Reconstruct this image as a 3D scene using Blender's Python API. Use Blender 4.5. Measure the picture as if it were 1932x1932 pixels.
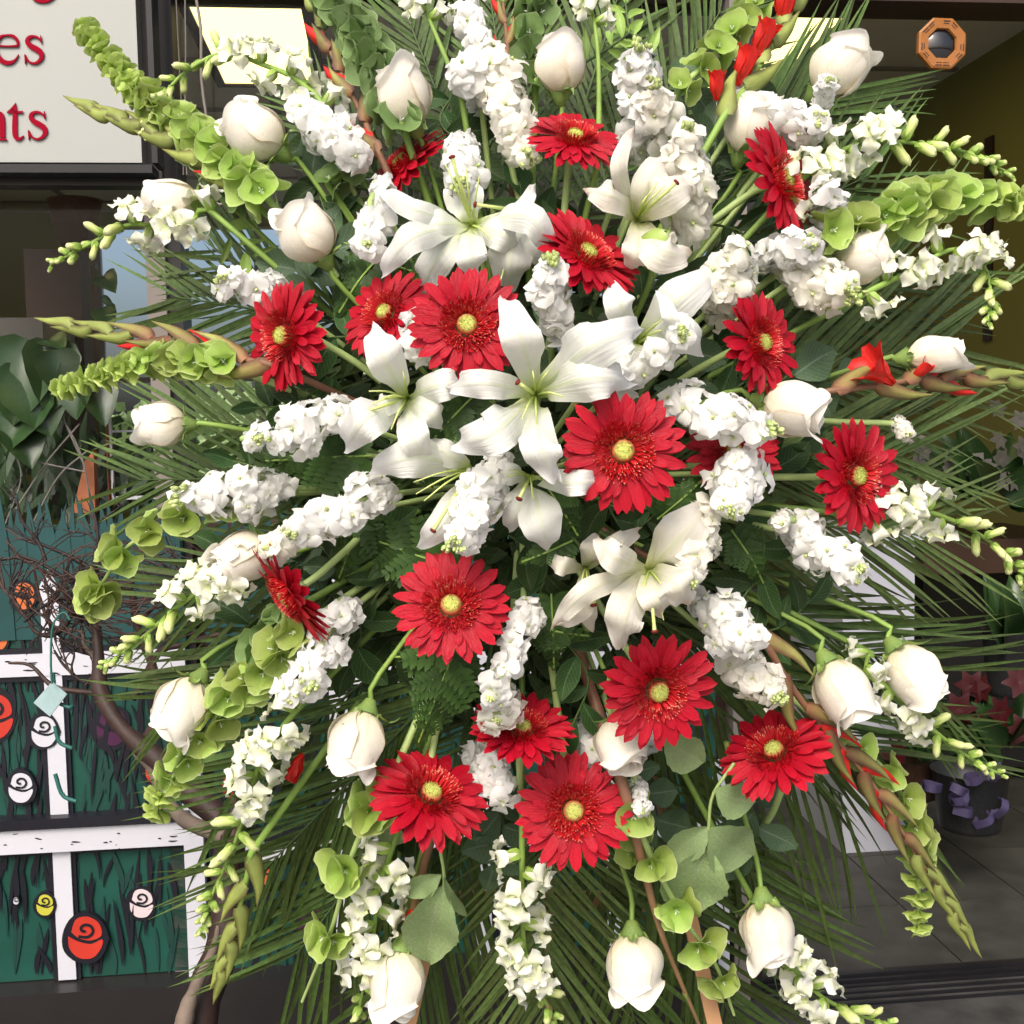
import bpy, math, random
from math import sin, cos, pi, radians
from mathutils import Vector, Matrix, noise

for o in list(bpy.data.objects): bpy.data.objects.remove(o)
S = bpy.context.scene
COL = S.collection
# ------------------------------------------------------------------ camera
CAM = Vector((0, 0, 1.12)); PITCH = 4.2; ROLL = 1.1; TAN = 1000/2300.0
cd = bpy.data.cameras.new('camera'); cam = bpy.data.objects.new('camera', cd); COL.objects.link(cam)
cd.sensor_width = 36; cd.lens = 18/TAN; cd.clip_start = 0.02; cd.clip_end = 3000
cam.matrix_world = Matrix.Translation(CAM) @ Matrix.Rotation(radians(90-PITCH), 4, 'X') @ Matrix.Rotation(radians(-ROLL), 4, 'Z')
S.camera = cam
cr = cam.matrix_world.to_3x3()
RT = cr @ Vector((1, 0, 0)); UP = cr @ Vector((0, 1, 0)); FW = cr @ Vector((0, 0, -1))
# ------------------------------------------------------------------ light
SUN_EL, SUN_AZ = 44, 196     # azimuth the light comes from, clockwise from +Y
w = bpy.data.worlds.new('World'); S.world = w; w.use_nodes = True
nt = w.node_tree; bg = nt.nodes['Background']
sky = nt.nodes.new('ShaderNodeTexSky'); sky.sky_type = 'NISHITA'; sky.sun_disc = False
sky.sun_elevation = radians(SUN_EL); sky.sun_rotation = radians(SUN_AZ); sky.air_density = 1.0; sky.dust_density = 7.0; sky.ozone_density = 2.5
nt.links.new(sky.outputs[0], bg.inputs[0]); bg.inputs[1].default_value = 0.15
sl = bpy.data.lights.new('sun', 'SUN'); sun = bpy.data.objects.new('sun', sl); COL.objects.link(sun)
sl.energy = 1.5; sl.angle = radians(28); sl.color = (1, 0.945, 0.86)
sd = Vector((sin(radians(SUN_AZ))*cos(radians(SUN_EL)), cos(radians(SUN_AZ))*cos(radians(SUN_EL)), sin(radians(SUN_EL))))
sun.matrix_world = sd.to_track_quat('Z', 'Y').to_matrix().to_4x4()
S.view_settings.view_transform = 'Standard'; S.view_settings.look = 'None'
S.view_settings.exposure = 0.55; S.view_settings.gamma = 1
S.cycles.max_bounces = 8; S.cycles.diffuse_bounces = 5; S.cycles.transparent_max_bounces = 8
# ------------------------------------------------------------------ pixel helpers (x, y on a 1932 px wide picture)
H = 966.0; FD = H/TAN
def P(x, y, d):
    return CAM + FW*d + RT*((x-H)/H*TAN*d) - UP*((y-H)/H*TAN*d)
def D3(ix, iy, iz=0.0):          # ix right, iy down in the picture, iz towards the viewer
    return (RT*ix - UP*iy - FW*iz)
def dome(x, y, off=0.0):
    r = math.hypot(x-990, (y-870)*0.95)/900.0
    return 0.93 + 0.20*r**1.5 + off
def PD(x, y, off=0.0): return P(x, y, dome(x, y, off))
def px(n, d): return n*d/FD
HUB = P(985, 900, 1.16)
YAW = radians(6)
WX = Vector((cos(YAW), sin(YAW), 0)); WN = Vector((sin(YAW), -cos(YAW), 0)); W0 = Vector((0, 2.2, 0))
def onwall(x, y, off=0.0):       # picture point -> (u, z) on the shopfront plane brought off metres forward
    ray = FW + RT*((x-H)/H*TAN) - UP*((y-H)/H*TAN)
    o = W0 + WN*off
    t = (o-CAM).dot(WN)/ray.dot(WN)
    p = CAM + ray*t
    return (p-W0).dot(WX), p.z
def W(u, z, off=0.0): return W0 + WX*u + WN*off + Vector((0, 0, z))
# ------------------------------------------------------------------ materials
def nn(nt, t, **k):
    n = nt.nodes.new(t)
    for a, b in k.items(): setattr(n, a, b)
    return n
def ramp(nt, stops):
    r = nt.nodes.new('ShaderNodeValToRGB'); e = r.color_ramp.elements
    while len(e) > 1: e.remove(e[-1])
    e[0].position = stops[0][0]; e[0].color = (*stops[0][1], 1)
    for p, c in stops[1:]:
        q = e.new(p); q.color = (*c, 1)
    return r
def mat(name, stops, rough=0.5, axis='V', trans=0.0, var=0.12, hue=0.0, nscale=40, namt=0.25, bump=0.0, bscale=120, streak=0.0, spec=0.4, coat=0.0, edge=None, vein=None, midc=None):
    m = bpy.data.materials.new(name); m.use_nodes = True; nt = m.node_tree; L = nt.links.new
    b = nt.nodes['Principled BSDF']; out = nt.nodes['Material Output']
    b.inputs['Roughness'].default_value = rough; b.inputs['Specular IOR Level'].default_value = spec
    b.inputs['Coat Weight'].default_value = coat
    uv = nn(nt, 'ShaderNodeTexCoord'); sep = nn(nt, 'ShaderNodeSeparateXYZ'); L(uv.outputs['UV'], sep.inputs[0])
    if len(stops) > 1:
        r = ramp(nt, stops); L(sep.outputs[1 if axis == 'V' else 0], r.inputs[0]); c = r.outputs[0]
    else:
        r = nn(nt, 'ShaderNodeRGB'); r.outputs[0].default_value = (*stops[0][1], 1); c = r.outputs[0]
    if edge:      # colour near the long edges, (colour, start)
        ab = nn(nt, 'ShaderNodeMath', operation='SUBTRACT'); ab.inputs[1].default_value = 0.5; L(sep.outputs[0], ab.inputs[0])
        a2 = nn(nt, 'ShaderNodeMath', operation='ABSOLUTE'); L(ab.outputs[0], a2.inputs[0])
        mr = nn(nt, 'ShaderNodeMapRange'); mr.inputs[1].default_value = edge[1]*0.5; mr.inputs[2].default_value = 0.5; L(a2.outputs[0], mr.inputs[0])
        mx = nn(nt, 'ShaderNodeMix', data_type='RGBA'); L(mr.outputs[0], mx.inputs[0]); L(c, mx.inputs[6]); mx.inputs[7].default_value = (*edge[0], 1); c = mx.outputs[2]
    if midc:      # colour along the midrib that fades towards the tip
        q1 = nn(nt, 'ShaderNodeMath', operation='SUBTRACT'); q1.inputs[1].default_value = .5; L(sep.outputs[0], q1.inputs[0])
        q2 = nn(nt, 'ShaderNodeMath', operation='ABSOLUTE'); L(q1.outputs[0], q2.inputs[0])
        q3 = nn(nt, 'ShaderNodeMapRange'); q3.inputs[1].default_value = .0; q3.inputs[2].default_value = .09; q3.inputs[3].default_value = .75; q3.inputs[4].default_value = 0; L(q2.outputs[0], q3.inputs[0])
        q4 = nn(nt, 'ShaderNodeMapRange'); q4.inputs[1].default_value = .15; q4.inputs[2].default_value = .8; q4.inputs[3].default_value = 1; q4.inputs[4].default_value = .15; L(sep.outputs[1], q4.inputs[0])
        q5 = nn(nt, 'ShaderNodeMath', operation='MULTIPLY'); L(q3.outputs[0], q5.inputs[0]); L(q4.outputs[0], q5.inputs[1])
        mx = nn(nt, 'ShaderNodeMix', data_type='RGBA'); L(q5.outputs[0], mx.inputs[0]); L(c, mx.inputs[6]); mx.inputs[7].default_value = (*midc, 1); c = mx.outputs[2]
    if vein:      # pale midrib and side veins of a leaf, as colour and as relief
        def mth(op, a, b=None):
            q = nn(nt, 'ShaderNodeMath', operation=op)
            for i, x_ in enumerate((a, b)):
                if x_ is None: continue
                if isinstance(x_, (int, float)): q.inputs[i].default_value = x_
                else: L(x_, q.inputs[i])
            return q.outputs[0]
        du = mth('ABSOLUTE', mth('SUBTRACT', sep.outputs[0], .5))
        sd_ = mth('SINE', mth('MULTIPLY', mth('SUBTRACT', sep.outputs[1], mth('MULTIPLY', du, .55)), 58))
        vv_ = mth('MAXIMUM', mth('LESS_THAN', du, .022), mth('MULTIPLY', mth('GREATER_THAN', sd_, .93), .55))
        mx = nn(nt, 'ShaderNodeMix', data_type='RGBA'); L(vv_, mx.inputs[0]); L(c, mx.inputs[6]); mx.inputs[7].default_value = (*vein, 1); c = mx.outputs[2]
    oi = nn(nt, 'ShaderNodeObjectInfo'); no = nn(nt, 'ShaderNodeTexNoise'); no.inputs['Scale'].default_value = nscale; no.inputs['Detail'].default_value = 4
    L(uv.outputs['Object'], no.inputs['Vector'])
    hs = nn(nt, 'ShaderNodeHueSaturation')
    m1 = nn(nt, 'ShaderNodeMapRange'); m1.inputs[3].default_value = 1-var; m1.inputs[4].default_value = 1+var; L(oi.outputs['Random'], m1.inputs[0])
    m2 = nn(nt, 'ShaderNodeMapRange'); m2.inputs[1].default_value = .25; m2.inputs[2].default_value = .75; m2.inputs[3].default_value = 1-namt; m2.inputs[4].default_value = 1+namt*.3; L(no.outputs[0], m2.inputs[0])
    mm = nn(nt, 'ShaderNodeMath', operation='MULTIPLY'); L(m1.outputs[0], mm.inputs[0]); L(m2.outputs[0], mm.inputs[1]); L(mm.outputs[0], hs.inputs['Value'])
    if hue:
        m3 = nn(nt, 'ShaderNodeMapRange'); m3.inputs[3].default_value = .5-hue; m3.inputs[4].default_value = .5+hue; L(oi.outputs['Random'], m3.inputs[0]); L(m3.outputs[0], hs.inputs['Hue'])
    L(c, hs.inputs['Color']); c = hs.outputs[0]; L(c, b.inputs['Base Color'])
    if bump or streak:
        bp = nn(nt, 'ShaderNodeBump'); bp.inputs['Distance'].default_value = 0.002
        if streak:     # ridges that run along the petal or leaf
            mp = nn(nt, 'ShaderNodeMapping'); mp.inputs['Scale'].default_value = (streak, 1.2, 1); L(uv.outputs['UV'], mp.inputs[0])
            n2 = nn(nt, 'ShaderNodeTexNoise'); n2.inputs['Scale'].default_value = 2; n2.inputs['Detail'].default_value = 2; L(mp.outputs[0], n2.inputs['Vector'])
        else:
            n2 = nn(nt, 'ShaderNodeTexNoise'); n2.inputs['Scale'].default_value = bscale; n2.inputs['Detail'].default_value = 5; L(uv.outputs['Object'], n2.inputs['Vector'])
        bp.inputs['Strength'].default_value = bump or .5; L(n2.outputs[0], bp.inputs['Height']); L(bp.outputs[0], b.inputs['Normal'])
    if trans:
        tr = nn(nt, 'ShaderNodeBsdfTranslucent'); mxs = nn(nt, 'ShaderNodeMixShader'); mxs.inputs[0].default_value = trans
        L(c, tr.inputs[0]); L(b.outputs[0], mxs.inputs[1]); L(tr.outputs[0], mxs.inputs[2]); L(mxs.outputs[0], out.inputs[0])
    return m
def flat(name, col, rough=0.6, nscale=8, namt=0.25, bump=0.0, bscale=60, spec=0.35, metal=0.0):
    m = mat(name, [(0, col)], rough, var=0.0, nscale=nscale, namt=namt, bump=bump, bscale=bscale, spec=spec)
    m.node_tree.nodes['Principled BSDF'].inputs['Metallic'].default_value = metal
    return m
def emit(name, col, s):
    m = bpy.data.materials.new(name); m.use_nodes = True; b = m.node_tree.nodes['Principled BSDF']
    b.inputs['Base Color'].default_value = (*col, 1); b.inputs['Emission Color'].default_value = (*col, 1); b.inputs['Emission Strength'].default_value = s
    return m
M = {}
M['ger'] = mat('gerbera_red', [(0, (.42, .004, .008)), (.35, (.41, .003, .016)), (1, (.48, .005, .022))], .42, trans=.12, var=.12, nscale=60, namt=.2, streak=9, bump=.55, spec=.3)
M['gerf'] = mat('gerbera_floret', [(0, (.42, .004, .01)), (.65, (.62, .015, .02)), (.8, (.62, .05, .04)), (1, (.80, .38, .24))], .5, var=.05)
M['gerc'] = mat('gerbera_disc', [(0, (.60, .68, .17)), (.62, (.68, .66, .18)), (.85, (.60, .25, .10)), (1, (.4, .02, .01))], .8, namt=.2, nscale=900, bump=.6, bscale=700, var=.12, spec=.08)
M['rose'] = mat('rose_petal', [(0, (.70, .72, .42)), (.16, (.86, .80, .62)), (.6, (.89, .845, .74)), (1, (.905, .875, .80))], .55, trans=.3, var=.04, nscale=30, namt=.10, streak=5, bump=.22, spec=.22, edge=((.84, .72, .53), .92))
M['sepal'] = mat('rose_sepal', [(0, (.30, .40, .10)), (1, (.17, .29, .08))], .5, trans=.15, var=.15)
M['lily'] = mat('lily_petal', [(0, (.38, .55, .06)), (.10, (.62, .72, .25)), (.30, (.78, .80, .72)), (1, (.80, .79, .785))], .62, trans=.33, var=.02, nscale=60, namt=.08, streak=9, bump=.5, spec=.2, midc=(.66, .76, .42))
M['lilyc'] = mat('cream_lily_petal', [(0, (.38, .50, .08)), (.10, (.66, .70, .32)), (.32, (.78, .76, .64)), (.85, (.80, .755, .68)), (1, (.78, .64, .52))], .62, trans=.33, var=.02, nscale=60, namt=.08, streak=9, bump=.5, spec=.2, midc=(.66, .72, .40))
M['fil'] = mat('filament', [(0, (.45, .58, .12)), (1, (.60, .66, .25))], .5)
M['stigma'] = flat('stigma', (.16, .012, .01), .6)
M['stock'] = mat('stock_petal', [(0, (.70, .74, .45)), (.2, (.91, .91, .86)), (1, (.94, .935, .92))], .6, trans=.46, var=.04, nscale=60, namt=.07, bump=.15, bscale=250, spec=.25)
M['stockc'] = mat('cream_stock_petal', [(0, (.68, .74, .35)), (.25, (.90, .89, .78)), (1, (.94, .915, .85))], .6, trans=.46, var=.04, nscale=60, namt=.07, bump=.15, bscale=250, spec=.25)
M['stbud'] = mat('stock_bud', [(0, (.30, .44, .10)), (1, (.62, .70, .30))], .5, trans=.15, var=.2)
M['snap'] = mat('snapdragon_petal', [(0, (.55, .66, .24)), (.35, (.82, .84, .60)), (1, (.88, .88, .82))], .5, trans=.28, var=.05, nscale=50, namt=.1, spec=.25, bump=.15, bscale=200)
M['snapb'] = mat('snapdragon_bud', [(0, (.36, .52, .10)), (.45, (.62, .72, .24)), (1, (.84, .86, .46))], .5, trans=.2, var=.1)
M['snapg'] = mat('snapdragon_calyx', [(0, (.27, .43, .07)), (1, (.38, .54, .12))], .5, trans=.2, var=.15)
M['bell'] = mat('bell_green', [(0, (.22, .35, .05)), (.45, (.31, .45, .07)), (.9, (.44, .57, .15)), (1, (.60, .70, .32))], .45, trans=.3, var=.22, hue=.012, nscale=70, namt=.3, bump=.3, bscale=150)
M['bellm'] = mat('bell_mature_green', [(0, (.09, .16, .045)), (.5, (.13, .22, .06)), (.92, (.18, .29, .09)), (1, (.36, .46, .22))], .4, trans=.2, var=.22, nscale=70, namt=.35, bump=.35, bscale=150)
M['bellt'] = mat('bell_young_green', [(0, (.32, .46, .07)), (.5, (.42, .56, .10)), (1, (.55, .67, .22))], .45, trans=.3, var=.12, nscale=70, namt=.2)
M['stem'] = mat('green_stem', [(0, (.20, .33, .06)), (1, (.28, .41, .09))], .5, var=.2, nscale=30)
M['stemp'] = mat('pale_green_stem', [(0, (.36, .48, .17)), (1, (.36, .48, .17))], .5, var=.1, nscale=30)
M['stemd'] = mat('dark_green_stem', [(0, (.05, .09, .02)), (1, (.08, .13, .035))], .5, var=.2)
M['glad'] = mat('gladiolus_bract', [(0, (.30, .13, .07)), (.35, (.30, .22, .08)), (.8, (.32, .34, .09)), (1, (.26, .22, .07))], .5, trans=.12, var=.2, nscale=50, namt=.3, edge=((.13, .05, .035), .35), streak=10, bump=.3)
M['gladg'] = mat('green_gladiolus_bract', [(0, (.30, .36, .10)), (.8, (.34, .40, .09)), (1, (.28, .26, .08))], .5, trans=.12, var=.15, nscale=50, namt=.3, edge=((.12, .10, .035), .5), streak=10, bump=.3)
M['gladr'] = mat('gladiolus_petal', [(0, (.70, .03, .015)), (1, (.72, .02, .018))], .42, trans=.2, var=.12, nscale=60, namt=.25, streak=4, bump=.3)
M['gladstem'] = mat('gladiolus_stem', [(0, (.22, .10, .06)), (1, (.26, .16, .07))], .5, var=.15, nscale=25, namt=.4)
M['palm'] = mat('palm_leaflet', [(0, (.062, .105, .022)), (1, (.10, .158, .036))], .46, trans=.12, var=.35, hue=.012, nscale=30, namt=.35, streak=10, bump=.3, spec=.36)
M['palml'] = mat('pale_palm_leaflet', [(0, (.10, .155, .04)), (1, (.16, .225, .065))], .42, trans=.14, var=.3, hue=.012, nscale=30, namt=.35, streak=10, bump=.3, spec=.38)  # lighter green leaflets for some of the fronds
M['fern'] = mat('fern_leaflet', [(0, (.028, .07, .012)), (1, (.055, .115, .022))], .5, trans=.12, var=.35, nscale=60, namt=.35, spec=.22)
M['leaf'] = mat('foliage_leaf', [(0, (.024, .058, .014)), (1, (.040, .080, .020))], .5, trans=.08, var=.35, hue=.015, nscale=40, namt=.35, bump=.3, bscale=90, edge=((.08, .14, .05), .9), spec=.22, vein=(.10, .16, .07))
M['leafp'] = mat('rose_leaf', [(0, (.26, .37, .15)), (1, (.31, .42, .19))], .5, trans=.15, var=.15, nscale=40, namt=.3, bump=.4, bscale=90, spec=.35, vein=(.34, .42, .22))
M['leafg'] = mat('grey_green_leaf', [(0, (.06, .11, .05)), (1, (.08, .14, .065))], .55, trans=.08, var=.2, nscale=30, namt=.3, bump=.3, vein=(.16, .22, .15))
M['twig'] = mat('twig_bark', [(0, (.045, .02, .015)), (1, (.06, .03, .022))], .6, var=.3, nscale=25, namt=.5, bump=.6, bscale=90)
M['twigd'] = mat('dark_twig_bark', [(0, (.018, .010, .009))], .6, var=.3, nscale=40, namt=.5)
M['twigg'] = mat('grey_bark', [(0, (.17, .13, .10))], .75, var=.1, nscale=18, namt=.7, bump=1, bscale=50)

# ------------------------------------------------------------------ mesh helpers
class MB:
    def __init__(s): s.v = []; s.f = []; s.uv = []; s.mi = []; s.cur = 0
    def grid(s, rows, closed=False, mi=None):     # rows: list of rows of (Vector, u, v)
        n = len(rows[0]); b = len(s.v); mi = s.cur if mi is None else mi
        for r in rows:
            for p, u, v in r: s.v.append(tuple(p)); s.uv.append((u, v))
        for i in range(len(rows)-1):
            for j in range(n if closed else n-1):
                k = (j+1) % n
                s.f.append((b+i*n+j, b+i*n+k, b+(i+1)*n+k, b+(i+1)*n+j)); s.mi.append(mi)
    def poly(s, pts, mi=None):
        b = len(s.v)
        for i, p in enumerate(pts): s.v.append(tuple(p)); s.uv.append((.5, .5))
        s.f.append(tuple(range(b, b+len(pts)))); s.mi.append(s.cur if mi is None else mi)
    def box(s, a, b, mi=None, fn=None):
        b0 = len(s.v)
        for x in (a[0], b[0]):
            for y in (a[1], b[1]):
                for z in (a[2], b[2]):
                    p = (x, y, z); s.v.append(tuple(fn(*p)) if fn else p); s.uv.append((y, z))
        for f in ((0, 1, 3, 2), (4, 6, 7, 5), (0, 4, 5, 1), (2, 3, 7, 6), (0, 2, 6, 4), (1, 5, 7, 3)):
            s.f.append(tuple(b0+i for i in f)); s.mi.append(s.cur if mi is None else mi)
    def mesh(s, name, mats, smooth=True):
        me = bpy.data.meshes.new(name); me.from_pydata(s.v, [], s.f)
        for m in mats: me.materials.append(m)
        ul = me.uv_layers.new(name='UVMap'); li = [0]*len(me.loops); me.loops.foreach_get('vertex_index', li)
        flatuv = []
        for i in li: flatuv.extend(s.uv[i])
        ul.data.foreach_set('uv', flatuv)
        if len(mats) > 1: me.polygons.foreach_set('material_index', s.mi)
        if smooth: me.polygons.foreach_set('use_smooth', [True]*len(s.f))
        me.update(); return me
def catmull(pts, n):
    pts = [Vector(p) for p in pts]
    if len(pts) == 2: pts = [pts[0], (pts[0]+pts[1])/2, pts[1]]
    q = [pts[0]*2-pts[1]]+pts+[pts[-1]*2-pts[-2]]; m = len(pts)-1; out = []
    for i in range(n):
        t = i/(n-1)*m; k = min(int(t), m-1); t -= k
        a, b, c, d = q[k:k+4]
        out.append(.5*((2*b)+(c-a)*t+(2*a-5*b+4*c-d)*t*t+(3*b-a-3*c+d)*t**3))
    return out
def interp(tab, v):
    for i in range(len(tab)-1):
        if v <= tab[i+1][0]:
            a, b = tab[i], tab[i+1]; t = (v-a[0])/(b[0]-a[0]+1e-9); t = t*t*(3-2*t) if False else t
            return a[1]+(b[1]-a[1])*t
    return tab[-1][1]
def ribbon(mb, pts, wtab, nrm, hw, m=5, cup=0.0, ruffle=0.0, rf=3.0, twist=0.0, seed=0.0, mi=None, ridge=0.0, serr=0.0):
    n = len(pts); rows = []
    for i, p in enumerate(pts):
        v = i/(n-1); T = (pts[min(i+1, n-1)]-pts[max(i-1, 0)]).normalized()
        N = nrm(v) if callable(nrm) else nrm
        Sd = T.cross(N)
        if Sd.length < 1e-5: Sd = T.orthogonal()
        Sd.normalize(); N2 = Sd.cross(T)
        if twist:
            q = Matrix.Rotation(twist*v, 3, T); Sd = q @ Sd; N2 = q @ N2
        w_ = interp(wtab, v)*hw
        if serr and i % 2: w_ *= 1-serr
        row = []
        for j in range(m):
            u = -1+2*j/(m-1)
            z = cup*w_*u*u + ruffle*hw*abs(u)**1.5*sin(v*rf*6.28+seed+(2.1 if u > 0 else 0)) - ridge*w_*(1-abs(u))
            row.append((p+Sd*(w_*u)+N2*z, u*.5+.5, v))
        rows.append(row)
    mb.grid(rows, mi=mi)
def tube(mb, pts, rad, k=6, mi=None, cap=True):
    n = len(pts); rows = []; pn = None
    for i, p in enumerate(pts):
        T = (pts[min(i+1, n-1)]-pts[max(i-1, 0)]).normalized()
        if pn is None: pn = T.orthogonal().normalized()
        pn = (pn-T*pn.dot(T)).normalized(); b = T.cross(pn)
        r = rad(i/(n-1)) if callable(rad) else rad
        rows.append([(p+pn*(r*cos(2*pi*j/k))+b*(r*sin(2*pi*j/k)), j/k, i/(n-1)) for j in range(k)])
    mb.grid(rows, closed=True, mi=mi)
    if cap:
        mb.poly([q[0] for q in rows[-1]], mi=mi); mb.poly([q[0] for q in rows[0]][::-1], mi=mi)
def revolve(mb, prof, k=12, mi=None, wob=None):      # prof (r, y) about the Y axis
    rows = []
    for i, (r, y) in enumerate(prof):
        v = i/(len(prof)-1); row = []
        for j in range(k):
            a = 2*pi*j/k; rr, yy = (r, y) if not wob else wob(a, v, r, y)
            row.append((Vector((rr*cos(a), yy, rr*sin(a))), j/k, v))
        rows.append(row)
    mb.grid(rows, closed=True, mi=mi)
def frame(o, z=None, y=None, hint=None):
    """matrix whose +Z is z (or +Y is y) at o"""
    if z is not None:
        z = z.normalized(); h = hint or UP; x = h.cross(z)
        if x.length < 1e-3: x = z.orthogonal()
        x.normalize(); y = z.cross(x)
    else:
        y = y.normalized(); h = hint or -FW; x = y.cross(h)
        if x.length < 1e-3: x = y.orthogonal()
        x.normalize(); z = x.cross(y)
    return Matrix.Translation(o) @ Matrix((x, y, z)).transposed().to_4x4()
def RZ(a): return Matrix.Rotation(a, 4, 'Z')
def RX(a): return Matrix.Rotation(a, 4, 'X')
def RY(a): return Matrix.Rotation(a, 4, 'Y')
def TR(x, y, z): return Matrix.Translation((x, y, z))
def SC(x, y=None, z=None):
    y = x if y is None else y; z = x if z is None else z
    return Matrix.Diagonal((x, y, z, 1))
def thing(name, label, cat, loc, group=None):
    o = bpy.data.objects.new(name, None); COL.objects.link(o); o.location = loc; o.empty_display_size = .01
    o['label'] = label; o['category'] = cat
    if group: o['group'] = group
    return o
def tag(o, label=None, cat=None, group=None, kind=None):
    for k, v in (('label', label), ('category', cat), ('group', group), ('kind', kind)):
        if v: o[k] = v
    return o
def part(name, me, parent=None, mw=None):      # me: mesh; mw: world matrix
    o = bpy.data.objects.new(name, me); COL.objects.link(o)
    base = Matrix.Identity(4)
    if parent is not None:
        o.parent = parent; q = parent
        acc = Vector((0, 0, 0)); mm = WM.get(parent.name)
        base = mm if mm is not None else Matrix.Translation(parent.location)
    mw = Matrix.Identity(4) if mw is None else mw
    o.matrix_basis = base.inverted() @ mw if parent is not None else mw
    WM[o.name] = mw
    return o
WM = {}
def build(mb, name, m, parent=None, smooth=True, mw=None):
    """world-space builder -> part with its own mesh, or top-level object"""
    return part(name, mb.mesh(name, m if isinstance(m, (list, tuple)) else [m], smooth), parent, mw)
rnd = random.Random(7)
# ------------------------------------------------------------------ flower builders
def stem_pts(p, sidebow=0.0, back=None, n=8, start=0.0, tgt=None):
    tgt = tgt or HUB; mid = (p+tgt)/2 + RT*sidebow + FW*0.01
    first = [p]
    if back is not None: first = [p, p+back*0.03]
    return catmull(first+[mid, tgt], n)
# templates ---------------------------------------------------------
def t_ger_petal(seed):
    r = random.Random(seed); mb = MB(); n = 9; dr = r.uniform(-.03, .13); pts = []
    for i in range(n):
        v = i/(n-1); pts.append(Vector((r.uniform(-.004, .004)+.03*sin(v*3+seed), v, -dr*v*v+.04*sin(v*pi))))
    rows = []; wt = [(0, .34), (.15, .55), (.35, .86), (.58, 1), (.76, .92), (.9, .66), (1, .22)]
    for i, p in enumerate(pts):
        v = i/(n-1); w_ = interp(wt, v)*.5; row = []
        for j in range(7):
            u = -1+2*j/6; y = p.y
            if i == n-1: y -= (.02 if j in (2, 4) else .0) + .05*u*u
            z = p.z + .10*w_*u*u*1.2 + (.022 if j in (1, 3, 5) else 0)*sin(v*pi)**.5
            row.append((Vector((p.x+u*w_, y, z)), u*.5+.5, v))
        rows.append(row)
    mb.grid(rows); return mb.mesh('gerbera_petal', [M['ger']])
GP = [t_ger_petal(s) for s in range(6)]
def t_ger_ring(seed):
    r = random.Random(seed); mb = MB()
    for k in range(420):
        t = r.random()**.85; rad = .155+.27*t; a = r.uniform(0, 6.283); L = .07+.03*r.random(); lift = .19-.09*t
        d = Vector((cos(a), sin(a), 0)); s = Vector((-sin(a), cos(a), 0))
        p0 = d*rad+Vector((0, 0, .02)); p1 = d*(rad+L*.25+.02)+Vector((0, 0, lift*.8)); p2 = d*(rad+L*.9)+Vector((0, 0, lift+.03))+s*r.uniform(-.02, .02)
        w_ = .0105
        mb.grid([[(p0-s*w_, 0, .1), (p0+s*w_, 1, .1)], [(p1-s*w_, 0, .55), (p1+s*w_, 1, .55)], [(p2-s*w_*.5, 0, 1 if k % 3 == 0 else .6), (p2+s*w_*.5, 1, 1 if k % 3 == 0 else .6)]])
    return mb.mesh('gerbera_floret_ring', [M['gerf']])
GR = [t_ger_ring(s) for s in range(3)]
def t_ger_disc():
    mb = MB(); rows = []
    for i in range(9):
        v = i/8; rr = .005+.175*v; z = .142 + .016*cos(v*1.5) - .08*v**6; rows.append([(Vector((rr*cos(a*.3927), rr*sin(a*.3927), z)), a/16, v) for a in range(16)])
    mb.grid(rows, closed=True)
    r = random.Random(3)
    for k in range(150):
        rr = .15*math.sqrt(r.random()); a = r.uniform(0, 6.283); c = Vector((rr*cos(a), rr*sin(a), .158)); q = .008
        for d in (Vector((1, 0, 0)), Vector((0, 1, 0))):
            mb.grid([[(c-d*q-Vector((0, 0, .01)), 0, .3), (c+d*q-Vector((0, 0, .01)), 1, .3)], [(c-d*q*.3+Vector((0, 0, .014)), 0, .05), (c+d*q*.3+Vector((0, 0, .014)), 1, .05)]])
    return mb.mesh('gerbera_disc', [M['gerc']])
GD = t_ger_disc()
def t_ger_calyx():
    mb = MB(); revolve(mb, [(.03, -.30), (.06, -.28), (.16, -.18), (.24, -.06), (.25, -.01)], 14); return mb.mesh('calyx', [M['leafp']])
GC = t_ger_calyx()
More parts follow.
